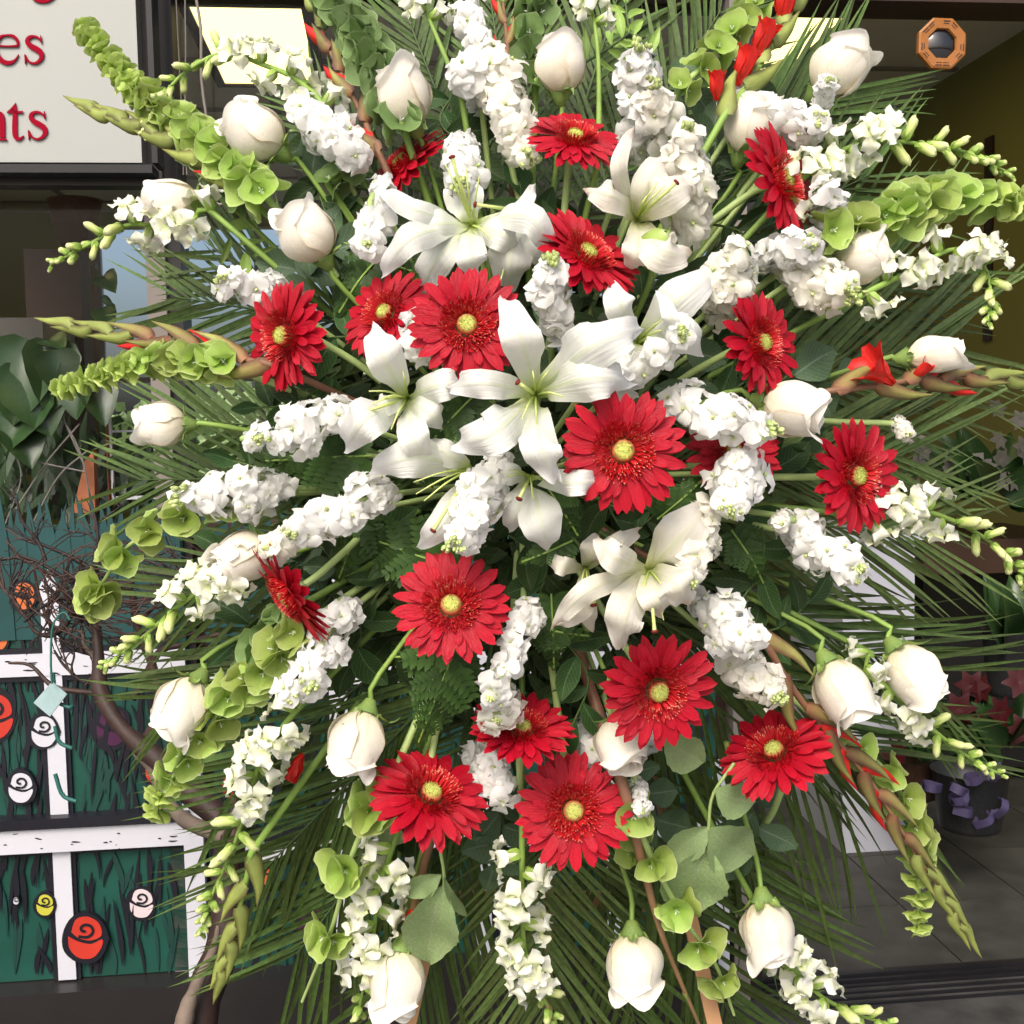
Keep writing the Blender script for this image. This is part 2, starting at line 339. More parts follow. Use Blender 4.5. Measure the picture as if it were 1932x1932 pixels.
def gerbera(x, y, R, nx, ny, label, off=0.0, stem=None, dark=False, seed=0, open_=0.0):
    r = random.Random(seed*17+int(x)); d = dome(x, y, off); R *= 1.06; nz = math.sqrt(max(0.02, 1-nx*nx-ny*ny)); open_ = r.uniform(-.10, .10)
    c = P(x, y, d); n = D3(nx, ny, nz); s = px(R, d)
    t = thing('gerbera', label, 'gerbera', c, 'red gerberas in the spray')
    B = frame(c, z=n) @ RZ(r.uniform(0, 6)) @ SC(s)
    part('disc', GD, t, B)
    tag(part('floret_ring', GR[seed % 3], t, B @ TR(0, 0, .02) @ RZ(r.random()*6)), kind='stuff')
    part('calyx', GC, t, B @ RX(pi/2))
    # layers: count, length, width, elevation, z
    for cnt, ln, wd, el, z, jit, r0 in ((22, .78, .205, -.02+open_, .0, .05, .20), (19, .73, .195, .07+open_, .03, .08, .22), (13, .40, .16, .22+open_, .05, .14, .34)):
        for k in range(cnt):
            if jit > .09 and r.random() < .25: continue
            a = 2*pi*(k+r.uniform(-.22, .22))/cnt; L = ln*r.uniform(1-jit, 1+jit)
            if r.random() < .07: L *= .85
            part('petal', GP[r.randrange(6)], t, B @ RZ(a) @ TR(0, r0, z) @ RX(el+r.uniform(-.07, .09)) @ RY(r.uniform(-.22, .22)) @ SC(wd*r.uniform(.9, 1.1), L, wd*1.3))
    tp = c-n*s*.28
    mb = MB(); tgt = PD(stem[0], stem[1], stem[2]) if stem else HUB
    tube(mb, catmull([tp, tp-n*s*.35, (tp-n*s*.6)*.45+tgt*.55, tgt], 10), px(7, d), 8)
    build(mb, 'stem', M['stem' if dark else 'stemp'], t)
# rose ---------------------------------------------------------------
def rose_prof(v): return interp([(0, .22), (.05, .42), (.13, .64), (.25, .85), (.38, .97), (.50, 1.0), (.62, .96), (.75, .87), (.88, .75), (1, .70)], v)
def t_rose_petal(seed, span, flare, tip, h=1.0, inner=1.0, curl=0.0):
    r = random.Random(seed); mb = MB(); rows = []; n = 15; m = 15; ph = r.uniform(0, 6)
    for i in range(n):
        v = i/(n-1); row = []
        for j in range(m):
            u = -1+2*j/(m-1)
            au = abs(u); a = u*span*(.55+.45*min(1, v*2.2))
            top = h*(1-.13*au**3+.018*sin(u*4+ph)) + tip*math.exp(-(au*2.6)**2)
            vv = v*top
            rr = rose_prof(min(1, v*h))*.5*inner
            rr += flare*max(0, v-.70)**2*6*(.5+.5*(1-au)) + .012*sin(u*4+ph+v*3)*v
            rr += .075*au**3*min(1, v*1.6)*(1 if u > 0 else -.5)
            if v > .88: q_ = (v-.88)/.12; rr += (.018+curl*.5)*q_; vv -= (.012+curl*.35)*q_*q_
            row.append((Vector((rr*cos(a), vv, rr*sin(a))), u*.5+.5, v))
        rows.append(row)
    mb.grid(rows); return mb.mesh('rose_petal', [M['rose']])
RP_out = [t_rose_petal(s, 1.45, (.02, .10, .03, .16, .0, .06)[s], (.05, .17, .06, .22, .08, .03)[s], (.93, .97, .9, .98, .95, .88)[s], 1.0, curl=(.03, .10, .0, .14, .05, .02)[s]) for s in range(6)]
RP_mid = [t_rose_petal(20+s, 1.4, .0, .03, 1.02+.02*(s % 2), .86, curl=.06) for s in range(4)]
RP_in = [t_rose_petal(40+s, 1.6, -.05, .02, 1.02-.01*s, .68-.16*s, curl=.04) for s in range(4)]
def t_sepal(curl):
    mb = MB(); pts = []
    for i in range(9):
        v = i/8; a = curl*v
        pts.append(Vector((0, (sin(a)/curl if abs(curl) > .01 else v), (1-cos(a))/curl if abs(curl) > .01 else 0)))
    ribbon(mb, pts, [(0, .8), (.3, 1), (.6, .6), (.85, .22), (1, .06)], Vector((0, 0, 1)), .17, 5, cup=.5)
    return mb.mesh('sepal', [M['sepal']])
SEP = [t_sepal(c) for c in (.3, 1.3, 2.6, -.5)]
def t_hip():
    mb = MB(); revolve(mb, [(.02, -.22), (.09, -.2), (.14, -.1), (.2, -.01), (.22, .03)], 12); return mb.mesh('calyx', [M['sepal']])
HIP = t_hip()
def rose(x, y, L, Wd, dx, dy, dz, label, off=0.0, seed=0, openness=0.0, stem=None, leafy=False, bow=0.0):
    r = random.Random(seed*31+5); d = dome(x, y, off); c = P(x, y, d)
    ax = D3(dx, dy, dz).normalized(); s = px(L*.95, d); wr = Wd/L
    base = c-ax*s*.47
    t = thing('rose', label, 'rose', base, 'cream white roses in the spray')
    B = frame(base, y=ax) @ RY(r.uniform(0, 6.28)) @ SC(s*wr*.93, s*.94, s*wr*.93)
    a0 = 0
    for k in range(5):
        part('petal', RP_out[(k+seed) % 6], t, B @ RY(k*2.513+r.uniform(-.15, .15)) @ RX(0) @ SC(1+.035*(k % 2)+openness*.1, .96+.06*r.random(), 1+.035*(k % 2)+openness*.1))
    for k in range(4): part('petal', RP_mid[k], t, B @ RY(1.1+k*1.65+r.uniform(-.2, .2)) @ SC(1, r.uniform(.98, 1.05), 1))
    for k in range(4): part('petal', RP_in[k], t, B @ RY(k*2.1+r.random()))
    Bs = frame(base, y=ax) @ RY(r.uniform(0, 6)) @ SC(s*.9)
    part('calyx', HIP, t, Bs)
    for k in range(5):
        part('sepal', SEP[r.choice((0, 1, 2, 2, 1))], t, Bs @ RY(k*1.257+r.uniform(-.2, .2)) @ TR(0, .0, .18) @ RX(-r.uniform(.0, .9) if r.random() < .5 else .35) @ SC(.55, r.uniform(.28, .46), .6))
    mb = MB(); tgt = PD(stem[0], stem[1], stem[2]) if stem else HUB
    b0 = base-ax*s*.18
    tube(mb, catmull([b0, b0-ax*s*.4+RT*bow, b0*.4+tgt*.6, tgt], 10), px(5, d), 7)
    build(mb, 'stem', M['stem'], t)
# lily ----------------------------------------------------------------
def lily(x, y, petals, label, depth=0.0, m='lily', pist=None, stam=(), throat=0.045, stem=True, pr=0.012):
    """petals: (tipx, tipy, halfwidth_px, bulge toward viewer, tip curl back, side bow px, ruffle) in picture px about the throat"""
    d = dome(x, y, depth); c = P(x, y, d+throat)
    t = thing('lily', label, 'lily', c, 'white lilies at the centre of the spray')
    for k, q in enumerate(petals):
        tx, ty, hw, bul, curl, bow, ruf = q
        v2 = Vector((tx-x, ty-y)); ln = v2.length; nrm2 = Vector((-v2.y, v2.x))/ln
        tip = P(tx, ty, d-bul*.3+curl)
        def at(f, side, zz): return P(x+v2.x*f+nrm2.x*side, y+v2.y*f+nrm2.y*side, zz)
        pts = catmull([c, at(.22, bow*.5, d+throat*.3), at(.55, bow, d-bul), at(.82, bow*.6, d-bul*.8+curl*.25), tip], 18)
        wt = [(0, .16), (.1, .30), (.25, .62), (.42, .97), (.52, 1), (.66, .88), (.8, .62), (.9, .40), (.96, .25), (1, .08)]
        mb = MB(); ribbon(mb, pts, wt, -FW, px(hw*.85, d), 15, cup=-.10, ruffle=.36*ruf+.08, rf=2.6, seed=k*1.7+x, ridge=-.20)
        build(mb, 'petal', M[m], t)
    for k, (sx, sy) in enumerate(stam):
        mb = MB(); v2 = Vector((sx-x, sy-y))
        pts = catmull([c, P(x+v2.x*.5, y+v2.y*.5-6, d-.012), P(sx, sy, d-.016)], 8)
        tube(mb, pts, lambda v: px(2.6, d)*(1-.5*v), 5); build(mb, 'filament', M['fil'], t)
    if pist:
        mb = MB(); v2 = Vector((pist[0]-x, pist[1]-y)); pts = catmull([c, P(x+v2.x*.5, y+v2.y*.5, d-.022), P(pist[0], pist[1], d-.03)], 10)
        tube(mb, pts, lambda v: px(3.4, d)*(1 if v < .85 else 1+(v-.85)*2), 6); pp = build(mb, 'pistil', M['fil'], t)
        mb = MB(); B = frame(pts[-1], y=(pts[-1]-pts[-2])); q = px(7, d)
        revolve(mb, [(.05*q, -.3*q), (.8*q, -.1*q), (q, .25*q), (.7*q, .6*q), (.05*q, .75*q)], 9); part('stigma', mb.mesh('stigma', [M['stigma']]), pp, B)
# stock ---------------------------------------------------------------
def t_stock(seed, m, bud=False):
    r = random.Random(seed); mb = MB()
    def pet(a, el, L, wd, z0, crump):
        d = Vector((cos(a), sin(a), 0)); pts = []
        for i in range(6):
            v = i/5; e = el-.9*v*v*r.uniform(.3, 1)
            pts.append(Vector((0, 0, z0))+d*(L*v*cos(e))+Vector((0, 0, L*v*sin(e))))
        ribbon(mb, pts, [(0, .2), (.3, .6), (.6, 1), (.85, .95), (1, .5)], Vector((0, 0, 1)), wd, 5, cup=r.uniform(-.4, .3), ruffle=crump, rf=r.uniform(.7, 1.5), seed=r.uniform(0, 6))
    n0 = r.choice((4, 5))
    for k in range(n0): pet(2*pi*k/n0+r.uniform(-.2, .2), r.uniform(-.05, .25), r.uniform(.85, 1.15), .50, 0, .16)
    for k in range(4): pet(2*pi*k/4+.6+r.uniform(-.3, .3), r.uniform(.35, .9), r.uniform(.55, .85), .40, .08, .18)
    if seed % 3 == 1:
        for k in range(4): pet(2*pi*k/4+r.uniform(-.3, .3), r.uniform(.95, 1.25), r.uniform(.42, .6), .26, .15, .22)
    b = len(mb.v)
    revolve2(mb, Vector((0, 0, .12)), .09, .2, 1)
    revolve2(mb, Vector((0, 0, -.35)), .13, .5, 1)
    return mb.mesh('stock_floret', [M[m], M['stbud']])
def revolve2(mb, c, r, h, mi):
    rows = []
    for i in range(6):
        v = i/5; rr = r*sin(pi*min(.98, max(.02, v)))**.6
        rows.append([(c+Vector((rr*cos(a*1.047), rr*sin(a*1.047), h*v)), a/6, v) for a in range(6)])
    mb.grid(rows, closed=True, mi=mi)
ST = [t_stock(s, 'stock') for s in range(6)]; STC = [t_stock(s, 'stockc') for s in range(6)]
def t_bud(seed, m='stbud'):
    r = random.Random(seed); mb = MB()
    for k in range(3): revolve2(mb, Vector((r.uniform(-.35, .35), r.uniform(-.35, .35), -.2)), .30, r.uniform(.8, 1.2), 0)
    return mb.mesh('bud_cluster', [M[m]])
SB = [t_bud(s) for s in range(3)]
def stock(x0, y0, x1, y1, R, label, off=0.0, cream=False, buds=True, size=35, stem=True, seed=0, stemto=None, budlen=.25, nb=None):
    r = random.Random(int(x0*3+y0)+seed); d = dome((x0+x1)/2, (y0+y1)/2, off)
    a = P(x0, y0, d+.01); b = P(x1, y1, d-.012); ax = (b-a); L = ax.length; ax.normalize()
    t = thing('stock_stem', label, 'stock flower', a, 'white stock flower spikes in the spray')
    rr = px(R*1.06, d); s0 = px(size, d); Tm = STC if cream else ST
    s1 = ax.orthogonal().normalized(); s2 = ax.cross(s1)
    Lt = L+2*rr; rings = max(1, round(Lt*.92/(s0*1.30))); k0 = 0
    for i in range(rings+1):
        v = i/max(1, rings); pos = a+ax*(-rr*.72+(L+rr*1.44)*v)
        ev = abs(2*v-1); hw = rr*math.sqrt(max(.12, 1-(ev**2.6)*.82)) if L < 2.2*rr else rr*(1-.25*v)*(1 if .08 < v < .92 else .8)
        hw = max(s0*.4, hw-s0*.55); nar = max(3, round(2*pi*hw/(s0*1.42)))
        for k in range(nar):
            an = 2*pi*(k+.5*(i % 2)+r.uniform(-.2, .2))/nar; rad = s1*cos(an)+s2*sin(an)
            if rad.dot(FW) > .55: continue
            tipw = (v-.45)*1.5
            dr = (rad+ax*(tipw+r.uniform(-.15, .25))).normalized(); sc = s0*r.uniform(.8, 1.3)*(1-.22*max(0, v-.6))
            part('floret', r.choice(Tm), t, frame(pos+rad*hw*r.uniform(.55, 1.25)+ax*s0*r.uniform(-.45, .45), z=(dr+D3(r.uniform(-.4, .4), r.uniform(-.4, .4), .25)).normalized()) @ RZ(r.random()*6) @ SC(sc))
    if buds:
        nbb = nb or 7
        for k in range(nbb):
            q = a+ax*(L+rr*.75+rr*.35*r.random())+s1*r.uniform(-.3, .3)*rr+s2*r.uniform(-.3, .3)*rr-FW*rr*.35
            part('bud', SB[k % 3], t, frame(q, z=(ax+D3(r.uniform(-.5, .5), r.uniform(-.5, .5), .6)).normalized()) @ SC(s0*r.uniform(.3, .46)))
    if stem:
        mb = MB(); tgt = PD(*stemto) if stemto else HUB
        tube(mb, catmull([b, a, a*.45+tgt*.55+FW*.01, tgt], 12), px(6, d), 7); build(mb, 'stem', M['stemp'], t)
# snapdragon ----------------------------------------------------------
def t_snap(seed):
    r = random.Random(seed); mb = MB(); Z = Vector((0, 0, 1))
    revolve(mb, [(.07, 0), (.13, .08), (.15, .25), (.17, .45), (.21, .58)], 9, 0)
    def lobe(az, L, wd, bend, up):
        d = Vector((cos(az), 0, sin(az))); pts = []
        for i in range(8):
            v = i/7; e = up-bend*v
            pts.append(Vector((0, .5, 0))+d*(.17+L*v*cos(e))+Vector((0, L*v*sin(e), 0)))
        ribbon(mb, pts, [(0, .6), (.4, .9), (.75, 1), (1, .6)], Vector((0, 1, 0)), wd, 7, cup=.1, ruffle=.34, rf=1.5, seed=r.random()*6, mi=0)
    for az in (1.15, 1.99): lobe(az+r.uniform(-.1, .1), .42, .24, .9, 1.25)
    for az in (-.5, -1.57, -2.64): lobe(az+r.uniform(-.1, .1), .40, .22, 1.5, .9)
    lobe(-1.57, .25, .2, -1.2, .7)
    for k in range(5):
        a = k*1.257; d = Vector((cos(a), 0, sin(a)))
        ribbon(mb, [d*.05+Vector((0, -.05, 0)), d*.15+Vector((0, .05, 0)), d*.19+Vector((0, .2, 0)), d*.17+Vector((0, .32, 0))], [(0, .5), (.4, 1), (1, .15)], d, .085, 3, mi=1)
    return mb.mesh('snapdragon_floret', [M['snap'], M['snapg']])
SN = [t_snap(s) for s in range(5)]
def t_snapbud(seed, green):
    mb = MB(); r = random.Random(seed); bend = r.uniform(-.1, .1)
    def wob(a, v, rr, y): return rr*(1+.10*sin(a*2+seed)), y+bend*v*v*cos(a)
    revolve(mb, [(.03, -.02), (.13, .06), (.19, .25), (.185, .5), (.20, .7), (.16, .88), (.03, .95)], 9, 0, wob)
    for k in range(5):
        a = k*1.257; d = Vector((cos(a), 0, sin(a))); q = 1.6 if green else 1
        ribbon(mb, [d*.05+Vector((0, -.06, 0)), d*.18+Vector((0, .08, 0)), d*.22+Vector((0, .24*q, 0)), d*.19+Vector((0, .4*q, 0))], [(0, .5), (.4, 1), (1, .12)], d, .11*q, 3, mi=1)
    return mb.mesh('snapdragon_bud', [M['snapb'], M['snapg']])
SNB = [t_snapbud(s, False) for s in range(3)]; SNG = [t_snapbud(9+s, True) for s in range(3)]
def path_pts(pl, off, n): return catmull([PD(x, y, off) for x, y in pl], n)
def snapdragon(pl, label, off=0.0, fl=.45, s=56, stemw=6, seed=0, n=None, start=0.0, root=True, gap=29):
    r = random.Random(int(pl[0][0])+seed); d = dome(*pl[-1], off)
    L2 = sum(math.hypot(pl[i+1][0]-pl[i][0], pl[i+1][1]-pl[i][1]) for i in range(len(pl)-1))
    pts = path_pts(pl, off, 60); t = thing('snapdragon', label, 'snapdragon', pts[0], 'cream snapdragon spikes in the spray')
    mb = MB(); full = ([HUB]+[HUB*.5+pts[0]*.5+FW*.01] if root else [])+pts[::4]+[pts[-1]]
    tube(mb, catmull(full, 26), lambda v: px(stemw, d)*(1-.62*v), 7); build(mb, 'stem', M['stem'], t)
    k = 0; pos = start*L2
    while pos < L2:
        v = pos/L2; i = min(58, int(v*59)); p = pts[i].lerp(pts[i+1], v*59-i); T = (pts[min(59, i+2)]-pts[max(0, i-2)]).normalized()
        s1 = T.cross(-FW).normalized(); s2 = -FW
        an = k*2.4+r.uniform(-.3, .3); rad = s1*cos(an)+s2*(abs(sin(an))*.9 if r.random() < .75 else sin(an))
        gv = max(0, (v-fl)/(1-fl)) if v > fl else 0
        sz = px(s, d)*(1 if v <= fl else (.80-.58*gv))
        dr = (rad*(1-.25*v)+T*(.35+.8*gv)).normalized()
        B = frame(p+rad*px(stemw, d)*.6, y=dr, hint=T) @ RY(r.uniform(-.5, .5)) @ SC(sz)
        if v <= fl: part('floret', SN[r.randrange(5)], t, B)
        elif gv < .55: part('bud', SNB[k % 3], t, B)
        else: part('bud', SNG[k % 3], t, B @ SC(1.25, 1.0, 1.25))
        pos += gap*(1 if v <= fl else (.75-.50*gv)); k += 1
# bells of Ireland ----------------------------------------------------
def t_bell(seed, m):
    r = random.Random(seed); mb = MB(); p0 = r.uniform(0, 6); ov = r.uniform(.05, .16)
    prof = [(.04, -.05), (.07, .08), (.15, .18), (.28, .27), (.40, .34), (.49, .42), (.53, .48)]
    def wob(a, v, rr, y): return rr*(1+v*(.05*sin(5*a+p0)+ov*cos(2*a))), y+v*v*(.05*sin(3*a+p0)+.035*sin(7*a))
    revolve(mb, prof, 20, 0, wob)
    for k in range(3):
        a = k*2.1+p0; d = Vector((cos(a), 0, sin(a)))
        ribbon(mb, [Vector((0, .14, 0)), d*.03+Vector((0, .24, 0)), d*.08+Vector((0, .29, 0))], [(0, .5), (1, 1)], Vector((0, 1, 0)), .018, 3, cup=.3, mi=1)
    return mb.mesh('bell', [M[m], M['stock']])
BL = {m: [t_bell(s, m) for s in range(4)] for m in ('bell', 'bellm', 'bellt')}
def bells(pl, label, off=0.0, s=50, gap=34, tip=True, stemw=7, m='bell', seed=0, root=True, tipw=.5, dense=.55, n=4):
    r = random.Random(int(pl[-1][0])+seed); d = dome(*pl[-1], off)
    L2 = sum(math.hypot(pl[i+1][0]-pl[i][0], pl[i+1][1]-pl[i][1]) for i in range(len(pl)-1))
    pts = path_pts(pl, off, 60); t = thing('bells_of_ireland', label, 'bells of Ireland', pts[0], 'green bells of Ireland stems in the spray')
    mb = MB(); full = ([HUB]+[HUB*.5+pts[0]*.5+FW*.01] if root else [])+pts[::4]+[pts[-1]]
    tube(mb, catmull(full, 26), lambda v: px(stemw, d)*(1-.6*v), 7); build(mb, 'stem', M['stemp' if m != 'bellm' else 'stem'], t)
    pos = 8; w_ = 0
    while pos < L2:
        v = pos/L2; i = min(58, int(v*59)); p = pts[i].lerp(pts[i+1], v*59-i); T = (pts[min(59, i+2)]-pts[max(0, i-2)]).normalized()
        s1 = T.cross(-FW).normalized(); g = max(0, (v-dense)/(1-dense)) if tip else 0
        sz = px(s, d)*(1-.42*g)
        for k in range(n+(1 if g > .2 else 0)):
            an = w_*.8+2*pi*k/n+r.uniform(-.35, .35); rad = s1*cos(an)-FW*sin(an)
            if rad.dot(FW) > .6: continue
            dr = (rad*(1-.45*g)+T*(.25+1.0*g)+D3(0, 0, .35)).normalized()
            mm = m if g < .45 else 'bellt'
            part('bell', r.choice(BL[mm]), t, frame(p+rad*px(stemw, d)*.7-T*sz*.1, y=dr) @ RY(r.random()*6) @ SC(sz*r.uniform(.85, 1.15)*1.02))
        pos += gap*(1-.66*g); w_ += 1
# gladiolus -----------------------------------------------------------
def bract(t, p, T, side, L, wd, m, spread, r, name='bract', cupv=.9):
    s1 = T.cross(-FW).normalized()*side; mb = MB(); p = p-FW*wd*.55
    e = (T+s1*spread).normalized()
    pts = catmull([p, p+(T*.2+s1*.10)*L, p+e*L*.62+s1*L*.02, p+e*L*.80*.5+T*L*.62+s1*spread*L*.35], 12)
    ribbon(mb, pts, [(0, .6), (.25, 1), (.5, .82), (.78, .42), (1, .03)], (s1*.45-FW*.9).normalized(), wd, 7, cup=-cupv*.55, ruffle=.04)
    return build(mb, name, M[m], t)
def gladiolus(pl, label, off=0.0, gap=44, L=95, wd=22, m='glad', reds=(), stemw=7, spread=.36, root=True, group=True):
    r = random.Random(int(pl[0][1])); d = dome(*pl[-1], off)
    L2 = sum(math.hypot(pl[i+1][0]-pl[i][0], pl[i+1][1]-pl[i][1]) for i in range(len(pl)-1))
    pts = path_pts(pl, off, 60); t = thing('gladiolus', label, 'gladiolus', pts[0], 'gladiolus spikes in the spray')
    mb = MB(); full = ([HUB]+[HUB*.5+pts[0]*.5+FW*.01] if root else [])+pts[::4]+[pts[-1]]
    tube(mb, catmull(full, 26), lambda v: px(stemw, d)*(1-.75*v), 7); build(mb, 'stem', M['gladstem' if m == 'glad' else 'stem'], t)
    pos = 10; k = 0
    while pos < L2-8:
        v = pos/L2; i = min(58, int(v*59)); p = pts[i].lerp(pts[i+1], v*59-i); T = (pts[min(59, i+2)]-pts[max(0, i-2)]).normalized()
        side = 1 if k % 2 else -1; q = 1-.22*v
        bract(t, p, T, side, px(L*q, d), px(wd*q, d), 'gladg' if (m == 'gladg' or v > .66) else m, spread*(1.1-.95*v), r)
        if k in reds:
            s1 = T.cross(-FW).normalized()*side
            bract(t, p+T*px(L*.35, d)-FW*px(-3, d)+s1*px(8, d), T, side, px(L*.75*q, d), px(wd*.95*q, d), 'gladr', spread*1.0, r, 'red_bud', 1.4)
        pos += gap*(1-.45*v); k += 1
    return t
def glad_bloom(t, x, y, off, R, dx, dy, n=5, sp=.5):
    d = dome(x, y, off); c = P(x, y, d); r = random.Random(int(x)); ax = D3(dx, dy, .25).normalized()
    s1 = ax.orthogonal().normalized(); s2 = ax.cross(s1); s = px(R, d)
    for k in range(n):
        an = 2*pi*k/n; rad = s1*cos(an)+s2*sin(an); mb = MB()
        pts = catmull([c-ax*s*.7, c-ax*s*.1+rad*s*.25, c+ax*s*.5+rad*s*sp, c+ax*s*.85+rad*s*sp*1.7], 9)
        ribbon(mb, pts, [(0, .3), (.4, .8), (.7, 1), (1, .45)], -rad+ax*.6, s*.42, 7, cup=.3, ruffle=.13, rf=1.6, seed=an); build(mb, 'red_petal', M['gladr'], t)
# palm, fern, leaves ----------------------------------------------------
def t_palmleaf(seed, m):
    mb = MB(); r = random.Random(seed); b = r.uniform(-.05, .09); dr = r.uniform(.0, .16)
    pts = [Vector((b*sin(v*pi*.9)*.5, v, -dr*v**2)) for v in [i/11 for i in range(12)]]
    ribbon(mb, pts, [(0, .35), (.08, .8), (.3, 1), (.6, .85), (.85, .4), (1, .03)], Vector((0, 0, 1)), 1, 3, cup=.0, ridge=0)
    # fold: lower the midrib
    for i, (q, uvv) in enumerate(zip(mb.v, mb.uv)):
        if abs(uvv[0]-.5) < .1: mb.v[i] = (q[0], q[1], q[2]-.004)
    # width is scaled on instances: template half width 1 -> reduce to unit strip
    mb.v = [(b_[0] if abs(u[0]-.5) < .1 else b_[0], b_[1], b_[2]) for b_, u in zip(mb.v, mb.uv)]
    return mb, m
def make_palmleaf(seed, m):
    mb = MB(); r = random.Random(seed); bend = r.uniform(-.05, .07); dr = r.uniform(.0, .14); rows = []
    wt = [(0, .35), (.08, .8), (.3, 1), (.6, .85), (.85, .4), (1, .03)]
    for i in range(12):
        v = i/11; w_ = interp(wt, v)*.018; cx = bend*v*v
        rows.append([(Vector((cx+u*w_, v, -dr*v*v-(.006 if u == 0 else 0)*(1-v))), u*.5+.5, v) for u in (-1, 0, 1)])
    mb.grid(rows); return mb.mesh('palm_leaflet', [M[m]])
PL = {m: [make_palmleaf(s, m) for s in range(6)] for m in ('palm', 'palml')}
def palm(x0, y0, x1, y1, label, off=.13, off1=None, n=26, L=230, ang=.75, ang1=.35, wd=1.0, bow=0.0, m='palm', droop=0.0, seed=0, sides=(-1, 1), droopdir=None, fanz=.25):
    r = random.Random(int(x0+y1)+seed); off1 = off if off1 is None else off1
    a = PD(x0, y0, off); b = PD(x1, y1, off1); mid = (a+b)/2+D3(-(y1-y0), (x1-x0), 0)*px(bow, 1.1)/math.hypot(x1-x0, y1-y0)
    pts = catmull([a, mid, b], 40); d = dome(x1, y1, off1)
    t = thing('palm_frond', label, 'palm frond', a, 'palm fronds fanning out behind the flowers')
    mb = MB(); tube(mb, catmull([HUB, a]+pts[6::6]+[b], 24), lambda v: px(4.5, d)*(1-.75*v), 6); build(mb, 'rachis', M['stemd'], t)
    for i in range(n):
        v = (i+.5)/n; k = min(38, int(v*39)); p = pts[k].lerp(pts[k+1], v*39-k); T = (pts[min(39, k+2)]-pts[max(0, k-2)]).normalized(); s1 = T.cross(-FW).normalized()
        for sd in sides:
            if r.random() < .04: continue
            an = ang+(ang1-ang)*v+r.uniform(-.07, .07); ln = px(L, d)*(.62+.5*sin(pi*(.12+.72*v)))*r.uniform(.86, 1.1)
            dr = (T*cos(an)+s1*sd*sin(an)+FW*r.uniform(-.10, .08)*fanz*2+FW*(.10*fanz)+Vector((0, 0, -droop))).normalized()
            sc = ln
            part('leaflet', PL[m][r.randrange(6)], t, frame(p, y=dr, hint=(-FW+s1*sd*r.uniform(-.6, .6)).normalized()) @ SC(sc*wd*px(26, d)/px(26, 1)*r.uniform(.8, 1.2)*(230/L), sc, sc))
def t_pinna(seed):
    r = random.Random(seed); mb = MB()
    mb.grid([[(Vector((-.012, 0, 0)), 0, 0), (Vector((.012, 0, 0)), 1, 0)], [(Vector((-.004, 1, 0)), 0, 1), (Vector((.004, 1, 0)), 1, 1)]])
    for i in range(6):
        v = .08+i*.15; L = .36*(1-v)**.7+.07
        for sd in (-1, 1):
            d = Vector((sd*.8, .6, 0)).normalized(); o = Vector((0, v, 0)); z = r.uniform(-.05, .03); rows = []
            for k, (f, w_) in enumerate(((0, .35), (.2, .9), (.32, .7), (.45, 1), (.58, .7), (.7, .75), (.85, .4), (1, .05))):
                q = o+d*(L*f)+Vector((0, 0, z*f)); pp = Vector((-d.y, d.x, 0))*(.098*w_*(1-v*.4))
                rows.append([(q-pp, 0, f), (q+Vector((0, 0, -.006)), .5, f), (q+pp, 1, f)])
            mb.grid(rows)
    return mb.mesh('pinna', [M['fern']])
PN = [t_pinna(s) for s in range(4)]
def fern(x0, y0, x1, y1, label, off=.05, off1=None, L=70, n=11, seed=0):
    r = random.Random(int(x0*7+y1)+seed); off1 = off if off1 is None else off1
    a = PD(x0, y0, off); b = PD(x1, y1, off1); pts = catmull([a, (a+b)/2+D3(0, 0, .012), b], 30); d = dome(x1, y1, off1)
    t = thing('fern_frond', label, 'fern frond', a, 'leatherleaf fern fronds among the flowers')
    mb = MB(); tube(mb, pts[::3]+[b], px(2.2, d), 5); build(mb, 'rachis', M['stem'], t)
    for i in range(n):
        v = (i+.3)/n; k = min(28, int(v*29)); p = pts[k]; T = (pts[k+1]-pts[max(0, k-1)]).normalized(); s1 = T.cross(-FW).normalized()
        for sd in (-1, 1):
            an = 1.0-.45*v; ln = px(L, d)*(1-.80*v)*r.uniform(.9, 1.1)
            part('pinna', PN[r.randrange(4)], t, frame(p, y=(T*cos(an)+s1*sd*sin(an)+FW*r.uniform(-.15, .25)).normalized()) @ SC(ln))
    part('pinna', PN[0], t, frame(pts[26], y=T) @ SC(px(L*.4, d)))
def t_leaf(seed, m, asp, serr=0.0, tipp=.04):
    r = random.Random(seed); mb = MB(); dr = r.uniform(.0, .25); sidew = r.uniform(-.08, .08)
    pts = [Vector((sidew*sin(v*pi), v, -dr*v*v+.03*sin(v*7))) for v in [i/14 for i in range(15)]]
    ribbon(mb, pts, [(0, .10), (.12, .55), (.3, .93), (.45, 1), (.65, .86), (.82, .55), (.93, .26), (1, tipp)], Vector((0, 0, 1)), asp*.5, 7, cup=.35, ruffle=.05, rf=1.5, seed=seed, ridge=.0, serr=serr)
    for i, u in enumerate(mb.uv):
        if abs(u[0]-.5) < .01: x, y, z = mb.v[i]; mb.v[i] = (x, y, z-.018)
    return mb.mesh('leaf', [M[m]])
LF = {'leaf': [t_leaf(s, 'leaf', a) for s, a in enumerate((.42, .5, .58, .38))], 'leafp': [t_leaf(s+5, 'leafp', a, .05) for s, a in enumerate((.62, .68, .55))],
      'leafg': [t_leaf(s+9, 'leafg', a, 0, .25) for s, a in enumerate((.72, .6, .8))], 'stem': [t_leaf(s+14, 'stem', a) for s, a in enumerate((.28, .34, .22))]}
